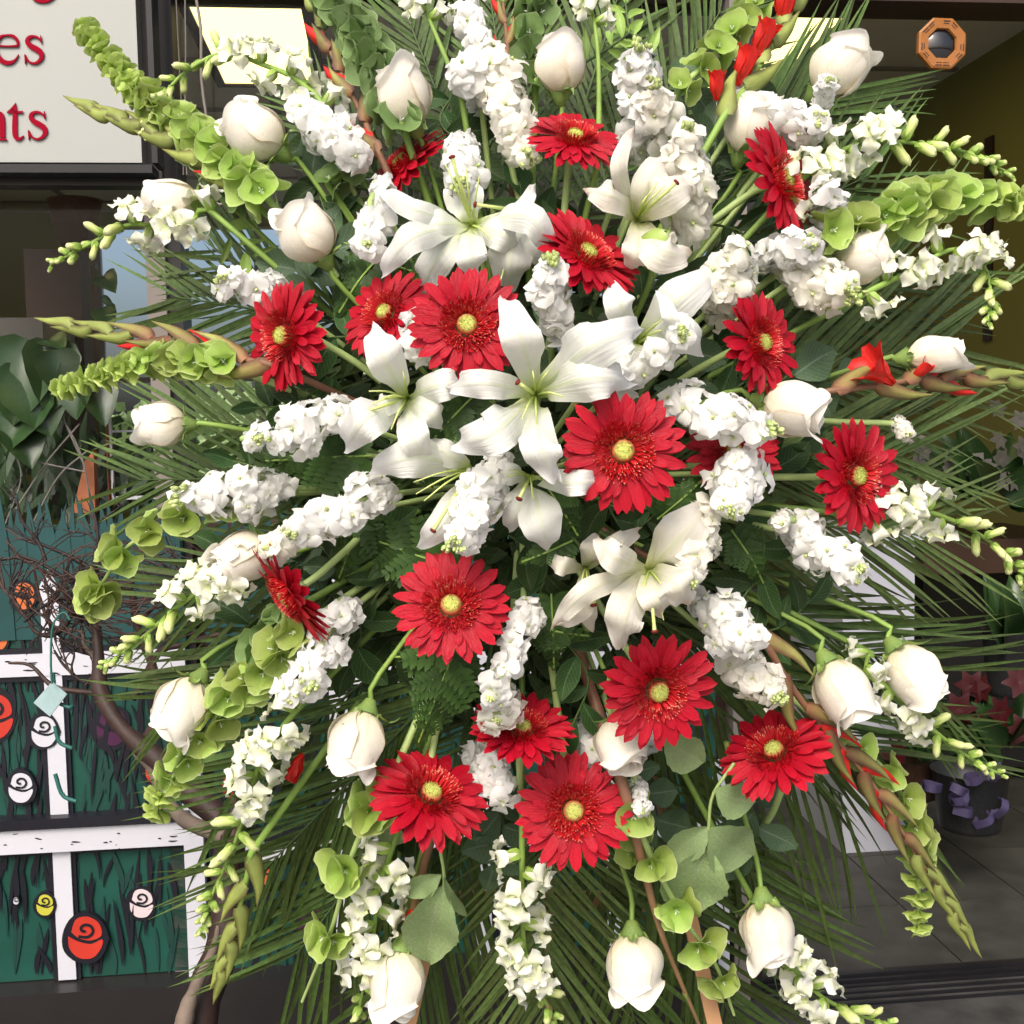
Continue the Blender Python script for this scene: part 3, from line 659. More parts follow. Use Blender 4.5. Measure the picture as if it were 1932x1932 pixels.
def leaves(pl, label, off=.05, m='leaf', s=85, n=7, name='leaf_spray', cat='leaf spray', group='leaf sprays among the flowers', seed=0, stemm='stemd', face=.9, spread=.95, root=False, jit=.35):
    r = random.Random(int(pl[0][0]*5+pl[0][1])+seed); pts = path_pts(pl, off, 30); d = dome(*pl[-1], off)
    t = thing(name, label, cat, pts[0], group)
    mb = MB(); tube(mb, ([HUB, HUB*.5+pts[0]*.5] if root else [])+pts[::3]+[pts[-1]], px(2.4, d), 5); build(mb, 'stem', M[stemm], t)
    for i in range(n):
        v = (i+.6)/n; k = min(28, int(v*29)); T = (pts[k+1]-pts[max(0, k-1)]).normalized(); s1 = T.cross(-FW).normalized(); sd = 1 if i % 2 else -1
        last = i == n-1
        dr = (T if last else (T*cos(spread)+s1*sd*sin(spread)+FW*r.uniform(-.3, .3)*jit*2)).normalized()
        part('leaf', r.choice(LF[m]), t, frame(pts[k], y=dr, hint=(-FW*face+s1*r.uniform(-jit, jit)+T*r.uniform(-jit, jit)).normalized()) @ SC(px(s, d)*r.uniform(.8, 1.15)))
def one_leaf(t, x0, y0, x1, y1, m, off, asp=1.0, name='leaf', tilt=0.0):
    a = PD(x0, y0, off); b = PD(x1, y1, off); L = (b-a).length
    return part(name, LF[m][int(x0) % len(LF[m])], t, frame(a, y=b-a, hint=(-FW+RT*tilt).normalized()) @ SC(L*asp, L, L))
# ------------------------------------------------------------------ the shopfront and the shop
M['black'] = flat('black_frame_paint', (.012, .012, .014), .45, namt=.4)
M['taupe'] = flat('taupe_aluminium', (.19, .165, .145), .55, namt=.15, nscale=3)
M['darkm'] = flat('dark_bronze_metal', (.018, .016, .016), .4, namt=.3)
M['signw'] = flat('sign_white', (.345, .355, .335), .35, namt=.03)
M['signr'] = flat('sign_red', (.26, .006, .02), .9, spec=.03, namt=.05)
M['pgreen'] = flat('painted_green', (.008, .066, .048), .45, nscale=9, namt=.35, bump=.3, bscale=30)
M['pteal'] = flat('painted_teal', (.011, .060, .060), .5, nscale=9, namt=.35)
M['pblack'] = flat('painted_black', (.010, .010, .016), .4, namt=.3)
M['pwhite'] = flat('painted_white', (.54, .545, .60), .45, nscale=5, namt=.08, bump=.2)
M['pdkgreen'] = flat('painted_dark_green', (.008, .045, .036), .5, namt=.35)
M['pred'] = flat('painted_red', (.48, .035, .02), .45, namt=.25)
M['porange'] = flat('painted_orange', (.55, .14, .04), .45, namt=.3)
M['pyellow'] = flat('painted_yellow', (.48, .46, .05), .45, namt=.3)
M['ppink'] = flat('painted_pink_white', (.60, .52, .54), .45, namt=.25)
M['ppurple'] = flat('painted_purple', (.06, .012, .05), .5, namt=.4)
M['conc'] = flat('dark_concrete', (.055, .053, .05), .85, nscale=14, namt=.6, bump=.6, bscale=90)
M['tile'] = flat('dark_floor_tile', (.050, .049, .044), .5, nscale=11, namt=.5, bump=.1)
M['olive'] = flat('olive_wall_paint', (.27, .25, .075), .8, nscale=2, namt=.12)
M['ceil'] = flat('taupe_ceiling', (.74, .68, .56), .85, nscale=4, namt=.1)
M['ceild'] = flat('ceiling_grid', (.30, .26, .20), .7)
M['brown'] = flat('dark_brown_wood', (.045, .022, .013), .55, nscale=6, namt=.5, bump=.4, bscale=40)
M['ply'] = flat('grey_cut_wood', (.20, .185, .165), .7, nscale=12, namt=.3)
M['terra'] = flat('orange_wood', (.42, .14, .06), .7, nscale=20, namt=.45, bump=.5)
M['tan'] = flat('tan_pine', (.46, .25, .12), .6, nscale=18, namt=.35)
M['lav'] = flat('white_laminate', (.40, .41, .47), .4, namt=.04)
M['greyl'] = flat('grey_laminate', (.22, .22, .22), .5, namt=.1)
M['galv'] = flat('galvanised_metal', (.045, .047, .05), .45, nscale=20, namt=.3, metal=.6)
M['asph'] = flat('pale_concrete', (.34, .33, .31), .9, namt=.4, bump=.5)
M['gold'] = flat('orange_gold_wood', (.34, .13, .03), .4, nscale=30, namt=.3)
M['card'] = flat('pale_tag_card', (.30, .42, .43), .6, nscale=60, namt=.2)
M['cord'] = flat('green_cord', (.02, .12, .10), .5)
M['wire'] = flat('grey_wire', (.25, .22, .19), .5)
M['light'] = emit('ceiling_light_diffuser', (1.0, .84, .34), 1.7)
M['purp'] = flat('purple_ribbon', (.05, .04, .09), .35, namt=.3)
M['basket'] = flat('wicker', (.06, .025, .012), .7, nscale=60, namt=.6, bump=1, bscale=120)
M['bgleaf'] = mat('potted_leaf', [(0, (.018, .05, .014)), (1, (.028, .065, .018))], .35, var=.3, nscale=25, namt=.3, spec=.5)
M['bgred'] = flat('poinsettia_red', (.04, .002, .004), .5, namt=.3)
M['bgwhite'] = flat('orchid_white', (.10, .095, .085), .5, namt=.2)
g = bpy.data.materials.new('window_glass'); g.use_nodes = True; nt = g.node_tree
b = nt.nodes['Principled BSDF']; nt.nodes.remove(b)
tr = nt.nodes.new('ShaderNodeBsdfTransparent'); gl = nt.nodes.new('ShaderNodeBsdfGlossy'); gl.inputs['Roughness'].default_value = .0
fr = nt.nodes.new('ShaderNodeFresnel'); fr.inputs[0].default_value = 1.16; mx = nt.nodes.new('ShaderNodeMixShader')
tr.inputs[0].default_value = (.98, .985, .985, 1)
nt.links.new(fr.outputs[0], mx.inputs[0]); nt.links.new(tr.outputs[0], mx.inputs[1]); nt.links.new(gl.outputs[0], mx.inputs[2]); nt.links.new(mx.outputs[0], nt.nodes['Material Output'].inputs[0])
M['glass'] = g
mir = flat('mirror', (.8, .82, .84), .03, namt=0, metal=1.0); mir.node_tree.nodes['Principled BSDF'].inputs['Metallic'].default_value = .0; mir.node_tree.nodes['Principled BSDF'].inputs['Base Color'].default_value = (.01, .01, .01, 1); M['mirror'] = flat('dark_convex_glass', (.012, .012, .013), .05, namt=0, spec=.8)

def wbox(mb, u0, u1, z0, z1, f0, f1, mi=None): mb.box((u0, f0, z0), (u1, f1, z1), mi, lambda u, f, z: W(u, z, f))
def pbox(mb, x0, y0, x1, y1, f0, f1, mi=None, at=None):        # box on the shopfront given by its picture corners
    u0, z1 = onwall((x0), (y0), f1 if at is None else at); u1, z0 = onwall(x1, y1, f1 if at is None else at); wbox(mb, u0, u1, z0, z1, f0, f1, mi)
def struct(mb, name, m, smooth=False): o = build(mb, name, m, None, smooth); o['kind'] = 'structure'; return o
# ground, floor
mb = MB(); rows = []
for p in [(-60, -60), (60, -60), (60, 60), (-60, 60)]: rows.append(Vector((p[0], p[1], -.16)))
mb.poly(rows); struct(mb, 'ground', M['asph'])
mb = MB(); wbox(mb, -4, 4, -.155, -.02, -.02, 1.4); struct(mb, 'pavement', M['conc'])
ZF = 0.0
uT, zT = onwall(1600, 1880, 0.0)
DEEP = 4.6
# interior floor as tiles
mb = MB(); wbox(mb, -3.2, 2.4, zT-.12, zT-.006, -DEEP, -.08); fl = struct(mb, 'floor', M['greyl'])
tm = None
for i in range(-3, 10):
    for j in range(0, 14):
        u0 = -.6+i*.31; f1 = -.10-j*.31
        if u0 > 2.0 or u0 < -1.2: continue
        if tm is None:
            q = MB(); q.box((0, -.306, 0), (.306, 0, .006)); tm = q.mesh('floor_tile', [M['tile']], False)
        o = part('tile', tm, fl, Matrix.Translation(W(u0, zT-.006, f1)) @ RZ(YAW))
# side walls, back wall with its window, ceiling
ZC = zT+2.36
uR = 1.80; uL = -2.9
mb = MB(); wbox(mb, uR, uR+.1, zT, ZC, -DEEP, -.1); struct(mb, 'side_wall', M['olive'])
mb = MB(); wbox(mb, uL-.1, uL, zT, ZC, -DEEP, -.1); struct(mb, 'side_wall', M['olive'])
mb = MB(); wbox(mb, uL, uR, ZC, ZC+.1, -DEEP, -.0); ce = struct(mb, 'ceiling', M['ceil'])
mb = MB()
for k in range(-4, 4): wbox(mb, k*.61-.012, k*.61+.012, ZC-.012, ZC-.001, -DEEP+.02, -.1)
for k in range(1, 8): wbox(mb, uL+.02, uR-.02, ZC-.010, ZC-.0015, -k*.61-.012, -k*.61+.012)
build(mb, 'ceiling_grid', M['ceild'], ce, False)
def onback(x, y, off):   # picture point on plane parallel to the shopfront, off metres behind it
    return onwall(x, y, -off)
bu0, bz1 = onback(180, 427, DEEP); bu1, bz0 = onback(1345, 905, DEEP)
mb = MB()
wbox(mb, uL, bu0, zT, ZC, -DEEP-.12, -DEEP); wbox(mb, bu1, uR, zT, ZC, -DEEP-.12, -DEEP)
wbox(mb, bu0, bu1, bz1, ZC, -DEEP-.12, -DEEP); wbox(mb, bu0, bu1, zT, bz0, -DEEP-.12, -DEEP)
struct(mb, 'back_wall', M['olive'])
t = thing('rear_window', 'white mullioned window across the back of the shop with sky beyond', 'window', W(bu0, bz0, -DEEP))
mb = MB()
for k in range(9):
    u = bu0+(bu1-bu0)*k/8; wbox(mb, u-.018, u+.018, bz0, bz1, -DEEP-.05, -DEEP-.01)
wbox(mb, bu0, bu1, bz0+.02, bz0+.06, -DEEP-.048, -DEEP-.012); wbox(mb, bu0, bu1, bz0+.62, bz0+.65, -DEEP-.048, -DEEP-.012)
build(mb, 'frame', M['pwhite'], t, False)
mb = MB(); wbox(mb, bu0, bu1, bz0, bz1, -DEEP-.035, -DEEP-.03); build(mb, 'pane', M['glass'], t, False)
# hedge beyond the rear window
r = random.Random(5)
def bush(name, label, c, rad, hgt, n, lm, cat='hedge', s=.16):
    mb = MB()
    for k in range(n):
        a = r.uniform(0, 6.283); e = r.uniform(-.2, 1.5); q = r.uniform(.6, 1)
        p = c+Vector((cos(a)*cos(e)*rad[0]*q, sin(a)*cos(e)*rad[1]*q, max(0, sin(e))*hgt*q*(.8+.3*noise.noise(Vector((a*2, e*2, 0))))))
        d = Vector((r.uniform(-1, 1), r.uniform(-1, 1), r.uniform(-1, 1))).normalized(); s2 = d.orthogonal().normalized()*s*.4; d = d*s
        mb.grid([[(p-s2*.2, 0, 0), (p+s2*.2, 1, 0)], [(p+d*.5-s2, 0, .5), (p+d*.5+s2, 1, .5)], [(p+d-s2*.1, 0, 1), (p+d+s2*.1, 1, 1)]])
    o = build(mb, name, M[lm]); tag(o, label, cat); return o
bush('hedge', 'low green hedge seen through the rear window', Vector((-2.2, 12, -.1)), (4.4, 1.2), 1.9, 9000, 'leafp')
bush('shrub', 'dark rounded shrub beyond the left end of the rear window', Vector((-3.6, 9.5, -.1)), (.9, .9), 1.55, 3500, 'leaf')
# roof over the shop so its inside stays dim
mb = MB(); wbox(mb, -6, 6, ZC+.3, ZC+.5, -DEEP-.2, .05); struct(mb, 'roof', M['conc'])
# ceiling lights: the visible ones, then some added out of view
def clight(u0, u1, f0, f1, label):
    t = thing('ceiling_light', label, 'ceiling light', W(u0, ZC, -f0), 'glowing ceiling lights inside the shop')
    mb = MB(); z = ZC-.03
    for a in ((u0-.03, u1+.03, f0-.03, f0), (u0-.03, u1+.03, f1, f1+.03), (u0-.03, u0, f0, f1), (u1, u1+.03, f0, f1)): wbox(mb, a[0], a[1], z, ZC-.002, -a[3], -a[2])
    build(mb, 'frame', M['brown'], t, False)
    mb = MB(); wbox(mb, u0, u1, z+.006, z+.012, -f1, -f0); build(mb, 'diffuser', M['light'], t, False)
def onceil(x, y):
    ray = FW + RT*((x-H)/H*TAN) - UP*((y-H)/H*TAN); k = (ZC-.024-CAM.z)/ray.z; p = CAM+ray*k; q = p-W0; return q.dot(WX), -q.dot(WN)
ua, fa = onceil(425, 157); ub, fb = onceil(597, 157); uc, fc = onceil(560, 6)
clight(ua, ub, fc, fa, 'glowing yellow ceiling light panel at the upper left, next to the sign')
ua, fa = onceil(1310, 175); ub, fb = onceil(1440, 150); uc, fc = onceil(1500, 22)
clight(ua, ua+.24, fc, fa, 'glowing ceiling light panel seen behind the upper right gladiolus')
clight(-2.2, -1.6, .5, 1.1, 'unseen ceiling light panel added over the left part of the shop')  # out of view, added to brighten the inside of the shop
clight(-.5, .1, .35, .95, 'unseen ceiling light panel added above the middle of the shop')  # added fill for the dim interior, hidden above the frame
clight(1.0, 1.5, .45, .9, 'unseen ceiling light panel added near the doorway')  # also unseen, added to lift the dark walls and ceiling
# facade: header, posts, base
mb = MB(); u_, z_ = onwall(1000, -12); wbox(mb, -3.0, 2.6, z_+.0, z_+.9, -.10, .0); struct(mb, 'header_wall', M['brown'])
mb = MB(); wbox(mb, -3.4, -2.9, zT-.1, ZC, -.1, .0); struct(mb, 'facade_wall', M['olive'])
# window frame post between the panes
t = thing('window_frame', 'taupe and black window post to the left of the flowers', 'window frame', W(onwall(300, 1400)[0], zT, 0))
uA = onwall(300, 1000)[0]; uB = onwall(335, 1000)[0]; uC = onwall(362, 1000)[0]
mb = MB(); wbox(mb, uA+.0, uB, zT, z_, -.08, .02); build(mb, 'post', M['taupe'], t, False)
mb = MB(); wbox(mb, uB+.001, uC, zT, z_, -.09, .005); build(mb, 'post', M['darkm'], t, False)
uD = onwall(1352, 1400)[0]; uE = onwall(1378, 1400)[0]
t = thing('door_jamb', 'taupe door jamb at the left side of the open doorway', 'door jamb', W(uD, zT, 0))
uE2 = onwall(1408, 1400)[0]
mb = MB(); wbox(mb, uE, uE2, zT, z_, -.08, .02); build(mb, 'post', M['taupe'], t, False)
mb = MB(); wbox(mb, uE2+.001, uE2+.03, zT, z_, -.09, .0); build(mb, 'seal', M['darkm'], t, False)
# glass
uS, zS = onwall(150, 985)
t = thing('shop_window', 'left glass pane of the shop window with plants behind it', 'window', W(-1.9, zS, 0))
mb = MB(); wbox(mb, -2.9, uA, zS, z_, -.045, -.040); build(mb, 'pane', M['glass'], t, False)
t = thing('shop_window', 'wide glass pane behind the flowers, right of the taupe post', 'window', W(uC, zS, 0))
mb = MB(); wbox(mb, uC, uE, zS, z_, -.045, -.040); build(mb, 'pane', M['glass'], t, False)
# wall under the window
mb = MB(); wbox(mb, -2.9, uE-.002, zT-.1, zS-.01, -.09, -.03); struct(mb, 'window_base_wall', M['brown'])
# threshold and step
t = thing('door_threshold', 'black grooved metal threshold of the open doorway', 'threshold', W(uE2, zT, 0))
mb = MB(); wbox(mb, uE2+.03, 2.4, zT-.03, zT+.004, -.10, .06)
build(mb, 'plate', M['darkm'], t, False)
for k in range(6):
    mb = MB(); wbox(mb, uE2+.04, 2.4, zT+.004, zT+.012, .048-k*.024, .054-k*.024); build(mb, 'ridge', M['black'], t, False)
mb = MB(); wbox(mb, -3, 3, zT-.16, zT-.034, -.10, .10); wbox(mb, -3, 3, zT-.22, zT-.161, -.1, .22); struct(mb, 'step', M['conc'])

# ---------------- sign
SO = .10
t = thing('shop_sign', 'white sign with red serif letters in a black frame, upper left', 'sign', W(onwall(100, 330, SO)[0], onwall(100, 330, SO)[1], SO))
mb = MB(); pbox(mb, -420, -420, 268, 307, .06, SO); build(mb, 'board', M['signw'], t, False)
mb = MB(); pbox(mb, -440, 307.5, 287, 326, .05, SO+.012); pbox(mb, 267.5, -440, 287, 307, .05, SO+.012); build(mb, 'frame', M['black'], t, False)
mb = MB(); pbox(mb, -440, 327, 292, 350, .03, SO-.03); build(mb, 'frame', M['darkm'], t, False)
uX = 2000/1932
def stroke(mb, pts, off, mi=None, thick=.002, n=20, sx=1.0, src=False):      # (x, y, width) picture points, flat stroke on the shopfront plane
    q = catmull([Vector((a, b, c)) for a, b, c in pts], n); rows = []
    for i, p in enumerate(q):
        T = (q[min(i+1, n-1)]-q[max(0, i-1)]); T.z = 0; T.normalize(); s = Vector((-T.y, T.x, 0))*max(.15, p.z)*.5
        l = onwall(p.x-s.x, p.y-s.y, off); r_ = onwall(p.x+s.x, p.y+s.y, off)
        rows.append([(W(l[0], l[1], off-thick), 0, 0), (W(l[0], l[1], off), 0, i/n), (W(r_[0], r_[1], off), 1, i/n), (W(r_[0], r_[1], off-thick), 1, 0)])
    mb.grid(rows, mi=mi)
def blob(mb, pts, off, mi=None, thick=.002, n=28, closed=True):
    q = catmull([Vector((a, b, 0)) for a, b in pts+[pts[0]]], n)[:-1] if closed else [Vector((a, b, 0)) for a, b in pts]
    f = [onwall(p.x, p.y, off) for p in q]; top = [W(a, b, off) for a, b in f]; bot = [W(a, b, off-thick) for a, b in f]
    mb.poly(top[::-1], mi); k = len(q)
    for i in range(k): mb.poly([top[i], top[(i+1) % k], bot[(i+1) % k], bot[i]], mi)
SF = SO+.004
def ST_(mb, l, n=26): stroke(mb, [(a/1.0352, b/1.0352, c/1.0352) for a, b, c in l], SF, thick=.003, n=n)
mb = MB()   # letters in 2000 px coordinates
ST_(mb, [(-4, 89, 3), (15, 90, 3), (35, 89, 4)]); ST_(mb, [(35, 90, 3), (33, 78, 6), (25, 70, 6), (12, 68.5, 3.5), (0, 72, 6), (-8, 84, 9), (-9, 98, 10), (-3, 112, 10), (8, 121, 9), (20, 122, 7), (30, 116, 3.5), (36, 106, 1.5)])
build(mb, 'letter', M['signr'], t, False)
mb = MB(); ST_(mb, [(79, 69, 1.5), (80, 78, 3), (81, 84, 2)], 8); ST_(mb, [(80, 82, 2), (75, 74, 4), (66, 70.5, 4.5), (56, 73, 7), (53, 81, 9), (59, 89, 10), (70, 95, 11), (79, 102, 11), (81, 111, 9), (75, 120, 6), (65, 123.5, 4), (55, 119, 4), (49, 107, 2)]); ST_(mb, [(48, 106, 2), (49.5, 115, 3.5), (49, 125, 1.5)], 8)
build(mb, 'letter', M['signr'], t, False)
mb = MB(); ST_(mb, [(-7, 270, 9), (-7, 232, 9)], 6); ST_(mb, [(-8, 222, 6), (0, 224, 12), (4, 236, 10), (4.5, 262, 9.5), (5, 268, 10)]); ST_(mb, [(-4, 272, 3.5), (5, 271.5, 5), (13, 273, 3)], 8)
build(mb, 'letter', M['signr'], t, False)
mb = MB(); ST_(mb, [(30, 201, 1.5), (29, 215, 7), (28.5, 240, 9.5), (28.5, 258, 9.5), (31, 268, 9), (38, 271, 6), (46, 265, 2)]); ST_(mb, [(13, 219, 2), (28, 219, 4.5), (45, 218.5, 4)], 8); ST_(mb, [(29, 203, 1), (22, 213, 4), (14, 219, 1.5)], 8)
build(mb, 'letter', M['signr'], t, False)
mb = MB(); ST_(mb, [(86, 217, 1.5), (87, 226, 3), (88, 232, 2)], 8); ST_(mb, [(87, 230, 2), (82, 222, 4), (73, 218.5, 4.5), (63, 221, 7), (60, 229, 9), (66, 237, 10), (77, 243, 11), (86, 250, 11), (88, 259, 9), (82, 268, 6), (72, 271.5, 4), (62, 267, 4), (56, 255, 2)]); ST_(mb, [(55, 254, 2), (56.5, 263, 3.5), (56, 273, 1.5)], 8)
build(mb, 'letter', M['signr'], t, False)
mb = MB(); ST_(mb, [(68, -30, 3), (62, -12, 6), (70, -2, 9), (86, 1, 9), (100, -4, 8), (108, -14, 5), (104, -28, 8), (88, -34, 10), (72, -32, 8), (66, -28, 3)]); build(mb, 'letter', M['signr'], t, False)

# ---------------- painted garden panels under the window
def garden(name, label, x0, x1, vbars, hb, roses, grass_n, picket=None, seed=3):
    """x0..x1 span at mid height (picture px)"""
    r = random.Random(seed); y0 = 985; yb = 1858
    u0, z1 = onwall(x0, y0, .03); u1 = onwall(x1, y0, .03)[0]; zb = onwall((x0+x1)/2, yb, .03)[1]
    t = thing(name, label, 'painted panel', W(u0, zb, .03))
    mb = MB(); wbox(mb, u0, u1, zb, z1-.02, -.03, .02); build(mb, 'board', M['pgreen'], t, False)
    # teal grass blades cut along the top
    mb = MB(); u = u0
    while u < u1-.01:
        wd = r.uniform(.012, .022); h = r.uniform(.03, .10); l = r.uniform(-.02, .02); zb2 = z1-.22
        pts = [(u-.005, zb2), (u+wd+.005, zb2), (u+wd, z1-.04), (u+wd*.5+l, z1+h*.5), (u, z1-.04)]
        F, K = .026+r.uniform(0, .003), .003
        mb.poly([W(a, b, F) for a, b in pts][::-1]); 
        for i in range(5): a, b = pts[i], pts[(i+1) % 5]; mb.poly([W(*a, F), W(*b, F), W(*b, F-K), W(*a, F-K)])
        u += wd*.8
    tag(build(mb, 'painted_grass_edge', M['pteal'], t, False), kind='stuff')
    # black and dark green brush strokes of grass
    for mname, cnt, wmax, offb in (('pdkgreen', grass_n, 13, .0205), ('pblack', grass_n, 11, .0225)):
        mb = MB()
        for k in range(cnt):
            x = r.uniform(x0+4, x1-8); y = r.uniform(1080, 1790); L = r.uniform(50, 150); l = r.uniform(-26, 26)
            yb_ = min(y+L, 1838)
            stroke(mb, [(x+l, y, 1), (x+l*.6, y+(yb_-y)*.3, r.uniform(5, wmax)), (x+l*.1, y+(yb_-y)*.7, r.uniform(4, wmax)), (x, yb_, 1.5)], offb+k*2e-5, thick=.001, n=9)
        tag(build(mb, 'painted_grass', M[mname], t, False), kind='stuff')
    # lattice: white bars with black outlines
    for xv, wv, ya, yb2 in vbars:
        for mname, w2, o in (('pblack', wv+19, .027), ('pwhite', wv, .032)):
            mb = MB(); ua = onwall(xv-w2/2, 1450, o)[0]; ub = onwall(xv+w2/2, 1450, o)[0]; za = onwall(xv, ya, o)[1]; zb3 = onwall(xv, yb2, o)[1]
            p = [(ua, zb3), (ub, zb3), (ub, za), ((ua+ub)/2, za+.03), (ua, za)]
            mb.poly([W(a, b, o) for a, b in p][::-1])
            for i in range(5): a, b = p[i], p[(i+1) % 5]; mb.poly([W(*a, o), W(*b, o), W(*b, .0195), W(*a, .0195)])
            build(mb, 'picket' if mname == 'pwhite' else 'picket_outline', M[mname], t, False)
    for yv, wv, o in hb:
        xm = (x0+x1)/2; 
        za = onwall(xm, yv-wv/2, .036)[1]; zb3 = onwall(xm, yv+wv/2, .036)[1]
        mb = MB(); wbox(mb, u0+.001, u1-.001, zb3-.010, za+.010, .0191, .029); build(mb, 'rail_outline', M['pblack'], t, False)
        mb = MB(); wbox(mb, u0+.001, u1-.001, zb3, za, .0195, .0335+o); build(mb, 'rail', M['pwhite'], t, False)
    # chips in the white paint of the rails
    mb = MB()
    for k in range(90):
        yv = r.choice([q[0] for q in hb]); x = r.uniform(x0+5, x1-5); y = yv+r.uniform(-16, 16); q = r.uniform(1, 4)
        stroke(mb, [(x-q*r.uniform(.5, 3), y, 1), (x, y+r.uniform(-1, 1), q*.8), (x+q*r.uniform(.5, 3), y+r.uniform(-1, 1), .6)], .0345 if yv < 1400 else .0465, thick=.001, n=4)
    tag(build(mb, 'paint_chip', M['pblack'], t, False), kind='stuff')
    # ledge
    mb = MB(); za = onwall((x0+x1)/2, 1566, .05)[1]; zb3 = onwall((x0+x1)/2, 1548, .05)[1]; wbox(mb, u0+.001, u1-.001, za, zb3, .019, .055); build(mb, 'ledge', M['pblack'], t, False)
    for k, (rx, ry, rs, mc) in enumerate(roses):
        pr = painted_rose(t, rx, ry, rs, mc, .0345 if any(abs(rx-q[0]) < 80 for q in vbars) else .0255)
    return t
def painted_rose(t, x, y, s, mc, o):
    mb = MB(); r = random.Random(int(x+y)); k = s/60
    pts = [(x+(30+r.uniform(-3, 3))*k*cos(a)*1.02, y+(34+r.uniform(-3, 3))*k*sin(a)) for a in [i*.628 for i in range(10)]]
    blob(mb, pts, o, thick=.002 if o < .03 else .012); bk = build(mb, 'painted_rose', M['pblack'], t, False)
    mb = MB(); blob(mb, [(x-22*k, y-2*k), (x-20*k, y+14*k), (x-8*k, y+26*k), (x+10*k, y+26*k), (x+21*k, y+14*k), (x+23*k, y+2*k), (x+8*k, y+8*k), (x-8*k, y+5*k)], o+.0012, n=32)
    blob(mb, [(x-18*k, y-8*k), (x-12*k, y-24*k), (x+3*k, y-28*k), (x+18*k, y-20*k), (x+22*k, y-4*k), (x+8*k, y+3*k), (x-8*k, y)], o+.0012, n=32); build(mb, 'petal_paint', M[mc], bk, False)
    mb = MB(); sp = [(x+(2+13*k*f)*cos(7.5*f+1), y-11*k+(2+10*k*f)*sin(7.5*f+1), 3.6*k) for f in [i/8 for i in range(9)]]
    stroke(mb, sp, o+.003, n=26, thick=.001); build(mb, 'line_paint', M['pblack'], bk, False)
    return bk
LB = [(112, 32, 1130, 1852)]
garden('garden_panel', 'wooden panel painted with green grass, white pickets and roses left of the window post', -330, 340, [(108, 34, 1105, 1850), (-160, 34, 1105, 1850)], [(1258, 42, 0), (1588, 44, .012)],
       [(82, 1381, 62, 'pwhite'), (38, 1487, 60, 'pwhite'), (84, 1708, 42, 'pyellow'), (266, 1705, 58, 'ppink'), (160, 1770, 86, 'pred'), (44, 1125, 54, 'porange'), (-8, 1203, 56, 'porange'), (-12, 1352, 92, 'pred'), (210, 1372, 76, 'ppurple'), (296, 1452, 60, 'pred'), (30, 1700, 14, 'pwhite')], 240, seed=3)
garden('garden_panel', 'wooden panel painted with green grass and white lattice behind the lower flowers', 384, 1350, [(642, 34, 1105, 1850), (905, 34, 1105, 1850), (1160, 34, 1105, 1850)], [(1262, 42, 0), (1580, 40, .012)],
       [(494, 1645, 54, 'porange'), (585, 1740, 66, 'ppurple'), (440, 1480, 60, 'pred'), (1050, 1720, 60, 'pwhite'), (780, 1760, 60, 'porange')], 260, seed=8)
def wpost(label, xa, xb, o=.045):
    mb = MB(); ua = onwall(xa, 1700, o)[0]; ub = onwall(xb, 1700, o)[0]; za = onwall(xa, 1440, o)[1]; zb = onwall(xa, 1862, o)[1]
    wbox(mb, ua, ub, zb, za, .021, o); ob = build(mb, 'white_post', M['pwhite'], None, False); tag(ob, label, 'post')
wpost('white painted post right of the pink painted rose', 351, 388)
wpost('white painted post at the edge of the doorway, behind the lower right palms', 1352, 1376)
mb = MB(); u0 = onwall(-400, 1870, .06)[0]; u1 = onwall(1352, 1870, .06)[0]; zb = onwall(180, 1862, .06)[1]
wbox(mb, u0, u1, zT-.1, zb, .0, .075); struct(mb, 'skirting', M['darkm'])

# ---------------- things in and behind the left window
def at3(x, y, f, mbx=None): u, z = onwall(x, y, -f); return W(u, z, -f)
def slab(name, x0, y0, x1, y1, f, dep, m, label, cat, parent=None, pt=None):
    mb = MB(); u0, z1 = onwall(x0, y0, -f); u1, z0 = onwall(x1, y1, -f); wbox(mb, u0, u1, z0, z1, -f-dep, -f)
    o = build(mb, name, M[m], parent, False)
    if label: tag(o, label, cat)
    return o
slab('cabinet', 44, 470, 172, 960, .55, .08, 'brown', 'tall dark brown wooden cabinet inside the left window', 'cabinet')
slab('wooden_frame', 178, 425, 190, 960, .50, .04, 'brown', 'narrow dark wooden upright beside the bright rear window', 'post')
slab('cut_log', -60, 600, 86, 735, .28, .25, 'ply', 'grey slab of cut wood behind the large leaves at the left edge', 'wood slab')
# growth rings on the slab
# basket
mb = MB(); c = at3(143, 410, .62); rows = []
B = Matrix.Translation(c)
prof = [(.10, -.17), (.125, -.08), (.15, .03), (.165, .10), (.175, .105), (.16, .09), (.14, -.05)]
rv = MB(); revolve(rv, prof, 24); mb = rv; o = part('basket', mb.mesh('basket', [M['basket']]), None, Matrix.Translation(c) @ RX(pi/2) @ SC(.36)); tag(o, 'dark brown wicker basket on the cabinet inside the window', 'basket')
